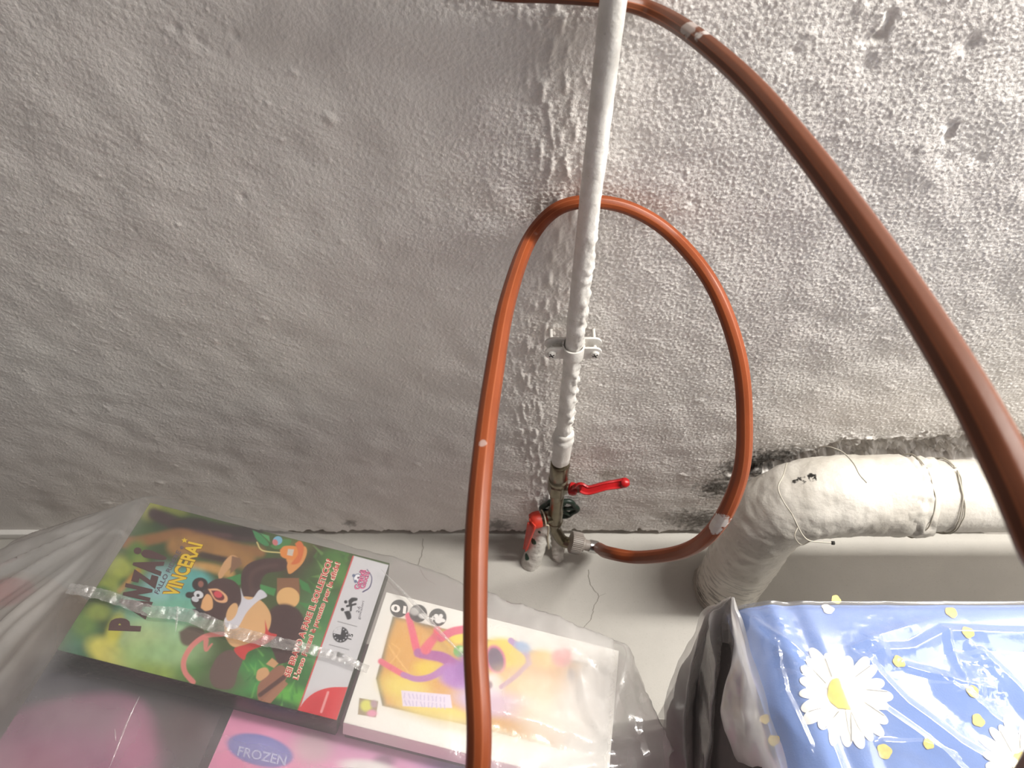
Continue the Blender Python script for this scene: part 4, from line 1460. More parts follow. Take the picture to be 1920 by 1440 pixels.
P.stroke(Z2((1010, 455), (1090, 520), (1110, 570)), 11, (166, 120, 190), 2); B(1075, 490, 45, 26, (126, 168, 220), 25); B(1180, 555, 70, 50, (232, 188, 84), 10); B(1280, 545, 55, 50, (222, 128, 130), 0, .3); B(1330, 640, 22, 36, (120, 100, 100))
B(1100, 700, 170, 80, (232, 202, 150), 15, .7); B(1000, 800, 170, 60, (210, 180, 200), 15, .7); B(1200, 860, 150, 70, (232, 206, 160), 15, .7)
P.stroke(Z2((960, 700), (1040, 640), (1100, 580)), 9, (190, 150, 170), 2)
B(1400, 800, 150, 260, (236, 230, 226), 12, .5, .9); B(1250, 900, 160, 120, (238, 226, 214), 12, .7, .7); B(760, 905, 330, 40, (196, 178, 120), 14, .7, .5)  # right end whitened: glare painted into the print over its white border
P.poly(Z2((430, 718), (690, 742), (700, 812), (438, 802)), (222, 210, 232), 1.2, 1, False)
for yy in (748, 785):
    for k in range(11):
        x0 = 448 + k * 21
        P.stroke(Z2((x0, yy + k * 2.2 - 14), (x0 + random.uniform(-4, 10), yy + k * 2.2 + 10)), 2.2, (186, 172, 212), .9, .8)
P.poly(Z2((208, 758), (308, 776), (296, 862), (200, 846)), (150, 130, 100), 1, 1, False); B(245, 800, 30, 30, (216, 214, 96), 0, .4); B(275, 840, 26, 18, (220, 140, 170)); B(285, 790, 18, 20, (170, 140, 150))
for cxx, cyy in ((418, 285), (520, 311), (623, 332)):
    B(cxx, cyy, 47, 47, (46, 46, 50), 0, .05)
B(500, 300, 26, 20, (214, 212, 210), 20, .4, .8); B(545, 325, 24, 14, (226, 224, 222), 15, .3, .9)
B(628, 345, 20, 19, (232, 230, 228), 0, .15); B(640, 325, 11, 11, (232, 230, 228), 0, .15); B(615, 325, 12, 11, (232, 230, 228), 0, .15); B(648, 347, 16, 10, (232, 230, 228), 20, .2)
P.stroke(Z2((585, 336), (607, 341)), 2.4, (232, 230, 228), .8); P.stroke(Z2((598, 328), (594, 350)), 2.4, (232, 230, 228), .8)
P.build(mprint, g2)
letters('x', '10', z2(458, 275), z2(378, 262), (-1.5, 13.0), 'white', g2, PL2, 0.035, 0.0009)

# --- cream bundle with a red label at the far left of the bag
mcream = plain('cream_cloth', (206, 186, 168), 0.8, 0, 0.08, 14, 0.4, 50)
bc = np.array([-0.86, -0.30, 0.0])
th_, ph_ = np.meshgrid(np.linspace(0, np.pi, 50), np.linspace(0, 2 * np.pi, 80, endpoint=False), indexing='ij')
rx, ry, rz = 0.150, 0.115, 0.150
sgnp = lambda v, e: np.sign(v) * np.abs(v) ** e
V = np.stack([rx * sgnp(np.sin(th_), .8) * np.cos(ph_), ry * sgnp(np.sin(th_), .8) * np.sin(ph_), rz * sgnp(np.cos(th_), .8)], -1).reshape(-1, 3)
V *= (1 + 0.10 * fbm(V * 9, 3, 3) + 0.03 * ridged(V * 22, 2, 8))[:, None]
V += bc
V[:, 2] += 0.004 - V[:, 2].min()
vd = (V - CAM) @ cF
pv = project(V)
dd = np.hypot(pv[:, 0] - 25, pv[:, 1] - 1100) + (vd - vd.min()) * 300
red_at = V[dd.argmin()]
mcr = MatB('cream_cloth')
c = mcr.mix(mcr.noise(14, 3), lin((188, 168, 150)), lin((222, 204, 188)))
c = mcr.mix(mcr.near(red_at - bc, 0.035, 0.15, 30), c, lin((196, 60, 56)))
mcr.l(c, mcr.b.inputs['Base Color'])
mcr.b.inputs['Roughness'].default_value = 0.8
bund = mesh('cloth_bundle', V, grid_faces(50, 80, True), mcr.m, None, True, base=bc)
tag(bund, 'cream cloth bundle with red patch inside the left plastic bag', 'bundle')

# ================================================================== LEFT PLASTIC BAG (draped film)
def hull_film(name, pts, mat, parent, edge=0.008, off=0.004, sm=2, disp=None, base=None):
    bm = bmesh.new()
    for p_ in pts:
        bm.verts.new(p_)
    r = bmesh.ops.convex_hull(bm, input=bm.verts[:])
    bmesh.ops.delete(bm, geom=[g for g in r['geom_interior'] if isinstance(g, bmesh.types.BMVert)], context='VERTS')
    loose = [v for v in bm.verts if not v.link_faces]
    bmesh.ops.delete(bm, geom=loose, context='VERTS')
    bmesh.ops.recalc_face_normals(bm, faces=bm.faces[:])
    me = bpy.data.meshes.new('hull')
    bm.to_mesh(me)
    bm.free()
    ob = bpy.data.objects.new('hull', me)
    COL.objects.link(ob)
    md = ob.modifiers.new('r', 'REMESH')
    md.mode = 'VOXEL'
    md.voxel_size = edge
    bpy.context.view_layer.update()
    m2 = bpy.data.meshes.new_from_object(ob.evaluated_get(bpy.context.evaluated_depsgraph_get()))
    bpy.data.objects.remove(ob)
    bm = bmesh.new()
    bm.from_mesh(m2)
    bpy.data.meshes.remove(m2)
    for it in range(sm):
        bmesh.ops.smooth_vert(bm, verts=bm.verts[:], factor=0.5, use_axis_x=True, use_axis_y=True, use_axis_z=True)
    bm.normal_update()
    V = np.array([v.co[:] for v in bm.verts])
    Nn = np.array([v.normal[:] for v in bm.verts])
    bm.verts.index_update()
    Fq = [[v.index for v in f.verts] for f in bm.faces]
    bm.free()
    if disp is not None:
        V = V + Nn * (off + disp(V, Nn))[:, None]
    V[:, 2] = np.maximum(V[:, 2], 0.002)
    return mesh(name, V, Fq, mat, parent, True, base=base)


mfilmL = film_mat('clear_bag_film', 0.06, 0.13, 0.97, 0.22, 45, 1.2, (0.90, 0.885, 0.87), True)
bagL = empty('plastic_bag', (-0.28, -0.35, 0.0), 'clear crumpled plastic bag draped over the pile of game boxes', 'bag')
hp = []
for O_, L_, S_, T_ in ((O1, L1, Sv, T1), (O2, s2L, s2S, T2), (Of, Lf, Sf, Tf), (Oa, La, Sa, Ta)):
    for a in (0, 1):
        for b in (0, 1):
            for c_ in (0, 1):
                q_ = O_ + BU * L_ * a + BV * S_ * b - BN * T_ * c_
                hp.append(q_)
ctrh = np.mean(hp, 0)
hp = [q_ + np.array([np.sign(q_[0] - ctrh[0]), np.sign(q_[1] - ctrh[1]), 0]) * 0.004 for q_ in hp]
hp += [bc + np.array([0.165 * math.cos(a), 0.125 * math.sin(a), z_]) for a in np.linspace(0, 2 * np.pi, 10, endpoint=False) for z_ in (0.03, 0.20)]
hp += [bc + np.array([0.10 * math.cos(a), 0.08 * math.sin(a), 0.325]) for a in np.linspace(0, 2 * np.pi, 8, endpoint=False)]
hp += [at(60, 1040, 1.33), at(112, 1020, 1.34), at(176, 1014, 1.33)]
# right side belly of the bag
hp += [at(1190, 1300, 1.10), at(1238, 1400, 1.06), at(1236, 1460, 1.04)]
hp = [np.maximum(q_, [-9, -9, 0.003]) for q_ in hp]


def filmL_disp(V, Nn):
    up = np.clip(Nn[:, 2], 0, 1)
    uv = np.stack([(V - O1) @ BU, (V - O1) @ BV], -1)
    r = 0.0015 * (ridged(np.c_[uv * 9, V[:, 2] * 4], 3, 7) + 1)
    r += (1 - up) * 0.003 * (ridged(np.c_[V[:, 0] * 14, V[:, 1] * 14, V[:, 2] * 3], 3, 3) + 1)
    # crumple round the right hand corner of the bag
    k = smooth(0.30, 0.0, np.linalg.norm(V - at(1170, 1330, 1.08), axis=1))
    r += k * 0.0032 * (ridged(np.c_[V[:, 0] * 22 + V[:, 1] * 9, V[:, 1] * 10, V[:, 2] * 9], 3, 21) + 0.6)
    # sharp folds round the right end of the bag
    pp = project(V)
    face = smooth(0.10, 0.45, ((CAM - V) / np.linalg.norm(CAM - V, axis=1)[:, None] * Nn).sum(1))
    for pts_, hh_, ww in [([(1162, 1216), (1152, 1300), (1128, 1440)], .006, 26), ([(1238, 1398), (1120, 1398), (990, 1352), (900, 1330)], .007, 26), ([(1240, 1395), (1185, 1345), (1166, 1240)], .006, 20),
                          ([(1240, 1412), (1195, 1425), (1130, 1452)], .007, 22), ([(1196, 1292), (1216, 1350), (1240, 1400)], .005, 16), ([(1240, 1400), (1150, 1430), (1020, 1450)], .005, 22),
                          ([(1080, 1262), (1092, 1330), (1130, 1400)], .006, 30), ([(1200, 1300), (1190, 1360), (1200, 1420)], .005, 14), ([(1060, 1215), (1100, 1240), (1135, 1262)], .004, 14)]:
        dm = np.full(len(V), 1e9)
        for a_, b_ in zip(pts_[:-1], pts_[1:]):
            a_, b_ = np.array(a_, float), np.array(b_, float)
            e_ = b_ - a_
            t_ = np.clip(((pp - a_) @ e_) / (e_ @ e_), 0, 1)
            w_ = pp - a_ - t_[:, None] * e_
            dd_ = np.linalg.norm(w_, axis=1)
            dm = np.minimum(dm, np.where(w_[:, 0] * e_[1] - w_[:, 1] * e_[0] > 0, dd_, dd_ * 2))
        r += face * hh_ * np.clip(1 - dm / ww, 0, 1) ** 1.2
    # folds fanning out from the jungle game's far left corner
    kl = smooth(0.01, -0.10, uv[:, 0])
    e = uv - np.array([0.0, Sv])
    ph = np.arctan2(-e[:, 1], -e[:, 0])
    rr = np.linalg.norm(e, axis=1)
    r += kl * smooth(0.0, 0.25, rr) * 0.013 * (ridged(np.c_[ph * 4.5, rr * 1.5, V[:, 2] * 0], 2, 33) + 0.8)
    return r


filmL = hull_film('film', hp, mfilmL, bagL, 0.0065, 0.004, 5, filmL_disp, base=(-0.28, -0.35, 0.0))
Vf = np.array([v.co[:] for v in filmL.data.vertices]) + np.array(filmL.location) + np.array(bagL.location)
uvf = np.stack([(Vf - O1) @ BU, (Vf - O1) @ BV], -1)
hz_ = 0.50 * smooth(0.03, -0.06, uvf[:, 0] + 0.03 * fbm(Vf * 12, 2, 3))
hz_ = np.maximum(hz_, 0.24 * smooth(0.0, -0.06, uvf[:, 1]))
hz_ = np.maximum(hz_, 0.12 * smooth(L1 - 0.02, L1 + 0.02, uvf[:, 0]))
uend = su0 + s2L
hz_ = np.maximum(hz_, 0.46 * smooth(L1 + 0.10, L1 + 0.26, uvf[:, 0] + 0.05 * fbm(Vf * 14, 2, 8)))  # extra haze over the spider game's right end stands in for film glare
hz_ = np.where(uvf[:, 0] > uend - 0.01, 0.12 + 0.07 * ridged(Vf * 16, 2, 5), hz_)
set_colors(filmL, np.stack([hz_ * (1 + 0.25 * fbm(Vf * 20, 3, 6))] * 3, -1))
# heat-sealed seam band running across the jungle game
mseam = film_mat('seam_film', 0.26, 0.12, 0.95, 0.7, 120, 1.6)
sc_ = [(128, 1104), (180, 1112), (230, 1128), (290, 1148), (345, 1152), (420, 1180), (500, 1202), (570, 1215), (640, 1234), (690, 1256)]
C = spline(np.array([hit(a, b, O1 + BN * 0.010, BN) for a, b in sc_]), 160)
wd = np.interp(np.linspace(0, 1, 160), [0, .2, .45, .7, 1], [.016, .015, .020, .016, .010])
vv = np.linspace(-0.5, 0.5, 9)
T = np.gradient(C, axis=0)
T /= np.linalg.norm(T, axis=1)[:, None]
Bd = np.cross(BN, T)
V = C[:, None, :] + Bd[:, None, :] * (wd[:, None] * vv[None, :])[..., None]
V = V.reshape(-1, 3)
V = V + BN * (0.0022 * ridged(np.c_[np.repeat(np.arange(160) / 3.2, 9), np.tile(vv * 0.9, 160), np.zeros(1440)], 2, 4))[:, None]
mesh('seam_band', V, grid_faces(160, 9), mseam, bagL)['label'] = 'shiny crinkled seam band across the bag'
# a few sharp folds that catch the light
parts = []
for pts_, wf in [([(333, 1136), (331, 1165), (329, 1185)], 0.0016), ([(715, 1068), (770, 1125), (830, 1190), (880, 1240)], 0.003), ([(262, 1305), (238, 1355), (205, 1440)], 0.0012), ([(215, 1365), (217, 1390)], 0.0010)]:
    C = spline(np.array([hit(a, b, O1 + BN * 0.012, BN) for a, b in pts_]), 40)
    T = np.gradient(C, axis=0)
    T /= np.linalg.norm(T, axis=1)[:, None]
    Bd = np.cross(BN, T)
    env = np.sin(np.linspace(0.1, np.pi - 0.1, 40))[:, None]
    V = np.stack([C - Bd * wf * env, C + BN * wf * env, C + Bd * wf * env], 1).reshape(-1, 3)
    mesh('fold_crease', V, grid_faces(40, 3), mseam, bagL)

# ================================================================== RIGHT BAG: daisy fabric in clear plastic
ZT = 0.600
K0 = on_z(1377, 1134, ZT)
fx0, fx1 = K0[0], 0.86
fy1, fy0 = K0[1], -0.70
skew = (on_z(1482, 1440, ZT)[0] - K0[0]) / (on_z(1482, 1440, ZT)[1] - K0[1])


def cloth_z(X, Yv):
    """top of the folded fabric"""
    d_left = X - (K0[0] + skew * (Yv - K0[1]))
    d_back = K0[1] - Yv
    z = np.full_like(X, ZT)
    z += 0.007 * fbm(np.stack([X * 5, Yv * 5, X * 0], -1), 2, 3)
    z += 0.0045 * np.sin(d_left * 150 + 1.0) * smooth(0.14, 0.0, d_left)            # folds parallel to the left edge
    z += 0.004 * ridged(np.stack([X * 9 + Yv * 6, Yv * 5, X * 0], -1), 2, 14)
    z -= 0.030 * smooth(0.035, 0.0, d_left) ** 2
    z -= 0.005 * smooth(0.012, 0.0, d_back) ** 2
    return z


mblue = plain('blue_cotton', (112, 140, 198), 0.75, 0, 0.05, 18, 0.15, 500)
fab = empty('folded_tablecloth', ((fx0 + fx1) / 2, (fy0 + fy1) / 2, 0.36), 'folded blue fabric printed with white daisies inside the right plastic bag', 'tablecloth')
nu, nv = 230, 150
a, b = np.meshgrid(np.linspace(0, 1, nu), np.linspace(0, 1, nv), indexing='ij')
Yv = fy1 + (fy0 - fy1) * b
xl = K0[0] + skew * (Yv - K0[1])
X = xl + (fx1 - xl) * a
Zc = cloth_z(X, Yv)
Vt = np.stack([X, Yv, Zc], -1)
# skirt going down all round the slab
ring_i = [(i, 0) for i in range(nu)] + [(nu - 1, j) for j in range(1, nv)] + [(i, nv - 1) for i in range(nu - 2, -1, -1)] + [(0, j) for j in range(nv - 2, 0, -1)]
Vl = [Vt.reshape(-1, 3)]
Fq = grid_faces(nu, nv).tolist()
prev = [i * nv + j for i, j in ring_i]
off_ = nu * nv
rp_ = np.array([Vt[i, j] for i, j in ring_i])
for k, (dz, ins) in enumerate(((0.004, 0.0), (0.010, 0.003), (0.016, 0.006))):
    q_ = rp_.copy()
    q_[:, 2] = ZT - 0.03 - dz + 0.004 * fbm(rp_ * 12, 2, k)
    Vl.append(q_)
    cur = list(range(off_, off_ + len(ring_i)))
    m_ = len(ring_i)
    Fq += [[prev[i], prev[(i + 1) % m_], cur[(i + 1) % m_], cur[i]] for i in range(m_)]
    prev = cur
    off_ += m_
Fq.append(prev)
mesh('fabric', np.concatenate(Vl), Fq, mblue, fab)
mpetal = plain('daisy_white', (246, 244, 238), 0.7, 0, 0.02)
mpline = plain('petal_line', (150, 150, 150), 0.7)
mdisc = plain('daisy_yellow', (246, 216, 122), 0.7, 0, 0.10, 120)
mtan = plain('small_flower_yellow', (240, 204, 116), 0.7, 0, 0.15, 160)


def lay(XY, lift):
    XY = np.asarray(XY)
    return np.c_[XY, cloth_z(XY[:, 0], XY[:, 1]) + lift]


def fan(c, ring, lift):
    """flat patch: several concentric rings so that it follows the folds"""
    ring = np.asarray(ring)
    m_ = len(ring)
    rows_ = [c + (ring - c) * s for s in (0.02, 0.3, 0.55, 0.8, 1.0)]
    V = lay(np.concatenate(rows_), lift)
    Fq = grid_faces(5, m_, True).tolist() + [list(range(m_))]
    return V, Fq


def daisy(px, py, R, npet, seed):
    r = random.Random(seed)
    c = on_z(px, py, ZT)[:2]
    pet, lines = [], []
    for k in range(npet):
        an = 2 * np.pi * (k + r.uniform(-.2, .2)) / npet
        L = R * r.uniform(0.82, 1.05)
        wd = R * r.uniform(0.11, 0.14)
        d = np.array([math.cos(an), math.sin(an)])
        nn = np.array([-d[1], d[0]])
        t_ = np.sin(np.linspace(0, np.pi / 2, 12))
        prof_ = wd * (0.35 + 0.65 * np.clip(t_ / 0.55, 0, 1) ** 0.8) * np.sqrt(np.clip(1 - t_ ** 6, 0, 1))
        left = [c + d * (0.22 * R + (L - .22 * R) * t) + nn * w for t, w in zip(t_, prof_)]
        right = [c + d * (0.22 * R + (L - .22 * R) * t) - nn * w for t, w in zip(t_, prof_)]
        V = lay(np.array(left + right), 0.0008 + 0.00012 * (k % 5))
        Fq = [[i, i + 1, 13 + i, 12 + i] for i in range(11)]
        pet.append((V, Fq))
        if k % 2 == 0:
            cl = np.array([c + d * (0.35 * R + (L - .45 * R) * t) + nn * wd * 0.8 * (1 - 0.3 * t) for t in np.linspace(0, 1, 6)])
            V = lay(np.concatenate([cl, cl + nn * 0.0007]), 0.0016)
            lines.append((V, [[i, i + 1, 7 + i, 6 + i] for i in range(5)]))
    mesh('daisy_petals', *join(pet), mpetal, fab, True)['label'] = 'printed white daisy petals'
    mesh('petal_lines', *join(lines), mpline, fab, True)
    rg = [c + R * 0.30 * (1 + 0.06 * r.uniform(-1, 1)) * np.array([math.cos(t), math.sin(t)]) for t in np.linspace(0, 2 * np.pi, 24, endpoint=False)]
    mesh('daisy_centre', *fan(c, rg, 0.0020), mdisc, fab, True)['label'] = 'yellow daisy centre'


daisy(1578, 1303, 0.056, 22, 1)
daisy(1925, 1440, 0.052, 20, 2)
daisy(1990, 1240, 0.050, 20, 5)
for k, (px, py, pr) in enumerate([(1551, 1143, 11), (1568, 1124, 9), (1781, 1150, 11), (1812, 1188, 11), (1682, 1243, 11), (1820, 1299, 11), (1660, 1408, 12), (1832, 1352, 11), (1444, 1339, 8), (1462, 1379, 9), (1740, 1395, 9)]):
    c = on_z(px, py, ZT)[:2]
    R = pr * 0.90 / F
    rg = [c + R * (1 + 0.05 * math.cos(5 * t + k) + 0.07 * math.cos(3 * t + 2 * k)) * np.array([math.cos(t), math.sin(t)]) for t in np.linspace(0, 2 * np.pi, 40, endpoint=False)]
    mesh('small_flower', *fan(c, rg, 0.0012), mtan if k else mpetal, fab, True)

# dark stuffed cover under the fabric, standing on the floor
mchar = plain('charcoal_cover', (84, 80, 79), 0.8, 0, 0.12, 12, 0.4, 80)
V, Fq = box_vf((fx0 + 0.014, fy0 + 0.006, 0.549), (1, 0, 0), (0, 1, 0), (0, 0, 1), fx1 - fx0 - 0.024, fy1 - fy0 - 0.014, 0.547)
o = mesh('stuffed_cover', V, Fq, mchar, None, True)
bm = bmesh.new()
bm.from_mesh(o.data)
bmesh.ops.subdivide_edges(bm, edges=bm.edges[:], cuts=14, use_grid_fill=True)
for v in bm.verts:
    w_ = np.array(v.co) + np.array(o.location)
    g_ = float(fbm(w_[None] * 9, 3, 5)[0]) * 0.008
    if v.co.z > 0.01 and v.co.z < 0.54:
        v.co += v.normal * g_
        if v.normal.x < -0.5:                       # the stuffing bellies out on the left
            v.co.x -= 0.026 * max(0.0, 1 - abs((v.co.z - 0.27) / 0.28) ** 3)
bmesh.ops.recalc_face_normals(bm, faces=bm.faces[:])
bm.to_mesh(o.data)
bm.free()
o.data.polygons.foreach_set('use_smooth', np.ones(len(o.data.polygons), bool))
cover = o
tag(o, 'charcoal stuffed cover under the blue daisy fabric', 'cover')

# --- the film
mfilmR = film_mat('glossy_bag_film', 0.11, 0.15, 0.98, 0.10, 30, 1.7)
mgus = film_mat('bag_side_film', 0.05, 0.16, 0.94, 0.25, 30, 1.2, hattr=True)
bagR = empty('plastic_bag', ((fx0 + fx1) / 2, (fy0 + fy1) / 2, 0.0), 'glossy clear plastic bag wrapped round the blue daisy fabric', 'bag')


def seg_dist(X, Yv, a, b):
    a, b = np.asarray(a)[:2], np.asarray(b)[:2]
    e = b - a
    t = np.clip(((X - a[0]) * e[0] + (Yv - a[1]) * e[1]) / (e @ e), 0, 1)
    dx, dy = X - a[0] - t * e[0], Yv - a[1] - t * e[1]
    sgn_ = np.sign(dx * e[1] - dy * e[0])
    return np.hypot(dx, dy), sgn_, t


FOLDS = [  # ridge lines of the film in the photograph: (points, height, width)
    ([(1385, 1135), (1450, 1195), (1530, 1255)], .006, .012),
    ([(1622, 1205), (1745, 1165), (1920, 1140)], .010, .030),
    ([(1632, 1232), (1700, 1225), (1762, 1192), (1920, 1195)], .010, .022),
    ([(1615, 1250), (1690, 1325), (1790, 1400), (1880, 1450)], .009, .022),
    ([(1762, 1192), (1800, 1290), (1690, 1260)], .006, .010),
    ([(1770, 1290), (1850, 1350), (1930, 1400)], .009, .025),
    ([(1640, 1330), (1730, 1395), (1800, 1450)], .008, .018),
    ([(1450, 1210), (1470, 1300), (1515, 1400)], .006, .012),
    ([(1530, 1330), (1555, 1400), (1575, 1450)], .006, .012),
    ([(1650, 1395), (1720, 1398), (1780, 1420)], .005, .010),
    ([(1830, 1230), (1900, 1300), (1960, 1360)], .008, .020),
]


def film_top(X, Yv):
    z = cloth_z(X, Yv) + 0.006
    for pts_, hh_, ww in FOLDS:
        W_ = [on_z(*q_, ZT) for q_ in pts_]
        dmin = np.full_like(X, 9.0)
        for i in range(len(W_) - 1):
            d_, s_, t_ = seg_dist(X, Yv, W_[i], W_[i + 1])
            d_ = np.where(s_ > 0, d_, d_ * 2.2)          # steeper on one side
            dmin = np.minimum(dmin, d_)
        z = z + hh_ * np.clip(1 - dmin / ww, 0, 1) ** 1.3
    z = z + 0.0022 * (ridged(np.stack([X * 7, Yv * 7, X * 0], -1), 2, 41) + 1)
    for q_, r_ in (((1632, 1125), .035), ((1625, 1228), .02), ((1450, 1150), .025), ((1480, 1250), .02), ((1820, 1290), .03)):
        c_ = on_z(*q_, ZT)
        k = np.exp(-((X - c_[0]) ** 2 + (Yv - c_[1]) ** 2) / r_ ** 2)
        z = z + k * 0.0032 * (ridged(np.stack([X * 55, Yv * 55, X * 0], -1), 3, 43) + 0.7)
    c = cloth_z(X, Yv) + 0.003
    return c + (z - c) * smooth(-0.005, 0.045, fy1 - Yv)


nu, nv = 420, 260
a, b = np.meshgrid(np.linspace(0, 1, nu), np.linspace(0, 1, nv), indexing='ij')
Yv = fy1 + 0.004 + (fy0 - 0.010 - fy1) * b
xl = K0[0] - 0.005 + skew * (Yv - K0[1])
X = xl + (fx1 + 0.008 - xl) * a
Zf = film_top(X, Yv)
Vt = np.stack([X, Yv, Zf], -1)
Vl = [Vt.reshape(-1, 3)]
Fl = [grid_faces(nu, nv)]
off_ = nu * nv
# back, right and front walls of the bag, down to the floor
edges_ = [[(i, 0) for i in range(nu)], [(nu - 1, j) for j in range(nv)], [(i, nv - 1) for i in range(nu - 1, -1, -1)]]
path = edges_[0] + edges_[1][1:] + edges_[2][1:]
rp_ = np.array([Vt[i, j] for i, j in path])
outw = np.zeros_like(rp_)
cen = np.array([(fx0 + fx1) / 2, (fy0 + fy1) / 2])
for i, (ii, jj) in enumerate(path):
    outw[i, 0] = 1.0 if ii == nu - 1 else 0.0
    outw[i, 1] = 1.0 if jj == 0 else (-1.0 if jj == nv - 1 else 0.0)
prev = np.array([i * nv + j for i, j in path])
NS = 40
for k in range(1, NS + 1):
    f_ = k / NS
    q_ = rp_ + outw * np.where(outw[:, 1:2] > 0, 0.35, 1.0) * (0.004 + 0.012 * math.sin(math.pi * f_) + 0.008 * (ridged(np.c_[rp_[:, 0] * 14, rp_[:, 1] * 14, np.full(len(rp_), f_ * 2.0)], 2, 51) + 0.8)[:, None] * math.sin(math.pi * min(1, f_ * 1.2)))
    q_[:, 2] = rp_[:, 2] * (1 - f_) + 0.003 * f_
    Vl.append(q_)
    cur = np.arange(off_, off_ + len(path))
    Fl.append(np.stack([prev[:-1], prev[1:], cur[1:], cur[:-1]], -1))
    prev = cur
    off_ += len(path)
mesh('film', np.concatenate(Vl), np.concatenate(Fl), mfilmR, bagR, True)

# left gusset with pleats fanning out from the top corner: each row is one pleat line, front to back
def GP(*p):
    return np.array([at(*q_) for q_ in p])


n_g = 60
rowsG = [
    GP((1372, 1119, .95), (1345, 1133, .975), (1318, 1148, 1.00), (1290, 1208, 1.04), (1258, 1270, 1.07), (1243, 1345, 1.08), (1244, 1400, 1.08), (1248, 1460, 1.08), (1240, 1560, 1.12)),
    GP((1373, 1119, .949), (1346, 1136, .965), (1322, 1154, .985), (1302, 1215, 1.01), (1288, 1285, 1.03), (1282, 1350, 1.04), (1284, 1400, 1.04), (1290, 1460, 1.04), (1280, 1560, 1.10)),
    GP((1373, 1120, .948), (1350, 1140, .97), (1330, 1165, .995), (1315, 1225, 1.04), (1305, 1290, 1.07), (1300, 1350, 1.08), (1302, 1400, 1.08), (1300, 1460, 1.08), (1300, 1560, 1.12)),
    GP((1373, 1120, .947), (1352, 1138, .955), (1328, 1160, .965), (1338, 1240, .98), (1340, 1300, .99), (1336, 1345, 1.0), (1330, 1400, 1.0), (1322, 1460, 1.0), (1320, 1560, 1.06)),
    GP((1374, 1120, .946), (1362, 1140, .965), (1352, 1170, .985), (1352, 1240, 1.02), (1350, 1300, 1.05), (1350, 1350, 1.06), (1352, 1400, 1.06), (1354, 1460, 1.06), (1345, 1560, 1.10)),
    GP((1374, 1120, .945), (1367, 1140, .96), (1364, 1170, .975), (1366, 1235, 1.0), (1362, 1290, 1.02), (1364, 1350, 1.03), (1374, 1400, 1.03), (1386, 1460, 1.02), (1380, 1560, 1.08)),
    GP((1375, 1119, .943), (1371, 1140, .943), (1373, 1170, .943), (1378, 1220, .945), (1358, 1300, .95), (1352, 1345, .95), (1375, 1410, .94), (1400, 1460, .94), (1420, 1560, .98)),
    GP((1376, 1119, .941), (1374, 1140, .934), (1378, 1170, .928), (1390, 1220, .925), (1392, 1300, .925), (1390, 1345, .918), (1400, 1410, .91), (1420, 1460, .905), (1440, 1560, .94)),
    GP((1377, 1119, .940), (1380, 1140, .930), (1385, 1170, .920), (1398, 1220, .908), (1415, 1300, .890), (1425, 1345, .880), (1443, 1410, .866), (1458, 1460, .856), (1475, 1560, .86)),
    GP((1379, 1120, .940), (1386, 1142, .930), (1393, 1172, .918), (1408, 1222, .902), (1432, 1302, .880), (1446, 1347, .868), (1466, 1412, .850), (1480, 1462, .838), (1500, 1560, .83)),
]
R0 = np.array([spline(r, n_g) for r in rowsG])
prs = np.linspace(0, len(rowsG) - 1, (len(rowsG) - 1) * 8 + 1)
G = np.array([[R0[min(int(p_), len(rowsG) - 2)][j] * (1 - (p_ - min(int(p_), len(rowsG) - 2))) + R0[min(int(p_), len(rowsG) - 2) + 1][j] * (p_ - min(int(p_), len(rowsG) - 2)) for j in range(n_g)] for p_ in prs])
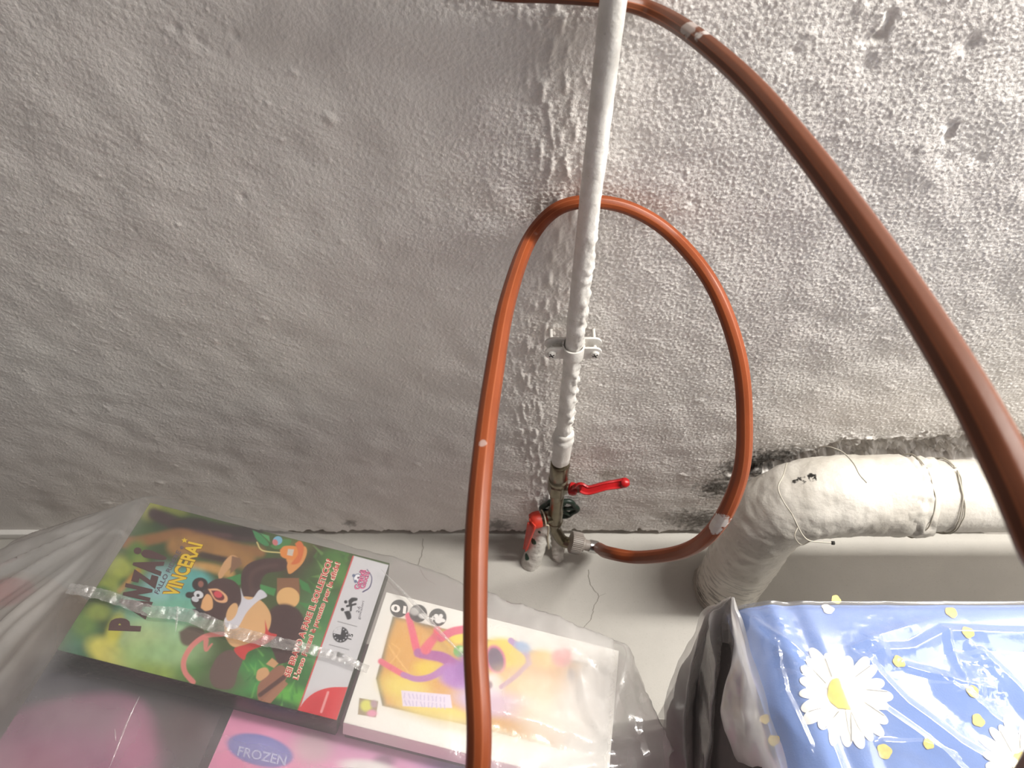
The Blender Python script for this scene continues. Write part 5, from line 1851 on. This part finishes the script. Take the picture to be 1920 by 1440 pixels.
# dark sheet added behind the gusset to darken it, just inside the bag
ins_ = []
for k in (0, 1.0, 2.5, 4.0, 5.5, 7.0, 8.0):
    q_ = R0[int(k)] * (1 - k % 1) + R0[min(int(k) + 1, 9)] * (k % 1)
    away = q_ - CAM
    dep_ = away @ cF
    tgt = np.interp(k, [0, 3, 8], [0.030, 0.050, 0.030]) + np.maximum(0, np.interp(k, [0, 8], [1.05, 0.92]) - dep_) * 0.5
    rampj = (0.10 + 0.90 * np.clip(np.arange(len(q_)) / 16.0, 0, 1))[:, None]
    q_ = q_ + (away / np.linalg.norm(away, axis=1)[:, None] * tgt[:, None] + np.array([0.010, 0, 0])) * rampj - np.array([0.004, 0, 0.004]) * (k / 8)
    zf = np.maximum(q_[-1, 2], 0)
    low_ = np.array([[q_[-1, 0], q_[-1, 1], q_[-1, 2] * (1 - f_) + 0.004] for f_ in np.linspace(0.1, 1, 10)])
    ins_.append(np.concatenate([q_, low_]))
ins_ = np.array(ins_)
nr_ = ins_.shape[1]
ins2 = np.array([spline(ins_[:, j_], 40) for j_ in range(nr_)]).transpose(1, 0, 2)
Vd = ins2.reshape(-1, 3)
mesh('dark_liner', Vd + 0.003 * np.stack([fbm(Vd * 20, 2, 1), fbm(Vd * 20, 2, 2), 0 * Vd[:, 0]], -1), grid_faces(40, nr_), mchar, cover)
# hang the bottoms straight down to the floor
bott = G[:, -1].copy()
ext = []
for f_ in np.linspace(0.1, 1, 14):
    q_ = bott.copy()
    q_[:, 2] = bott[:, 2] * (1 - f_) + 0.003
    ext.append(q_)
G = np.concatenate([G, np.stack(ext, 1)], 1)
V = G.reshape(-1, 3)
V = V + np.stack([0.003 * fbm(V * 26, 3, 1), 0.003 * fbm(V * 26, 3, 2), 0 * V[:, 0]], -1)
gus = mesh('gusset', V, grid_faces(G.shape[0], G.shape[1]), mgus, bagR)
gh = np.interp(prs, [0, 1, 2, 3, 4, 5, 5.6, 6.4, 7.5, 9], [.42, .30, .16, .34, .20, .16, .35, .85, .72, .30])  # lit and dark bands of the pleats put into the film's haze
gh = gh[:, None] + np.where(prs < 5.8, 0.10, 0.0)[:, None] * smooth(26, 8, np.arange(G.shape[1]))[None, :]
gh = gh.reshape(-1) * (1 + 0.2 * fbm(V * 30, 3, 4))
set_colors(gus, np.stack([gh] * 3, -1))
gus['label'] = 'pleated grey looking side of the bag'

SC.view_settings.exposure = 0.0
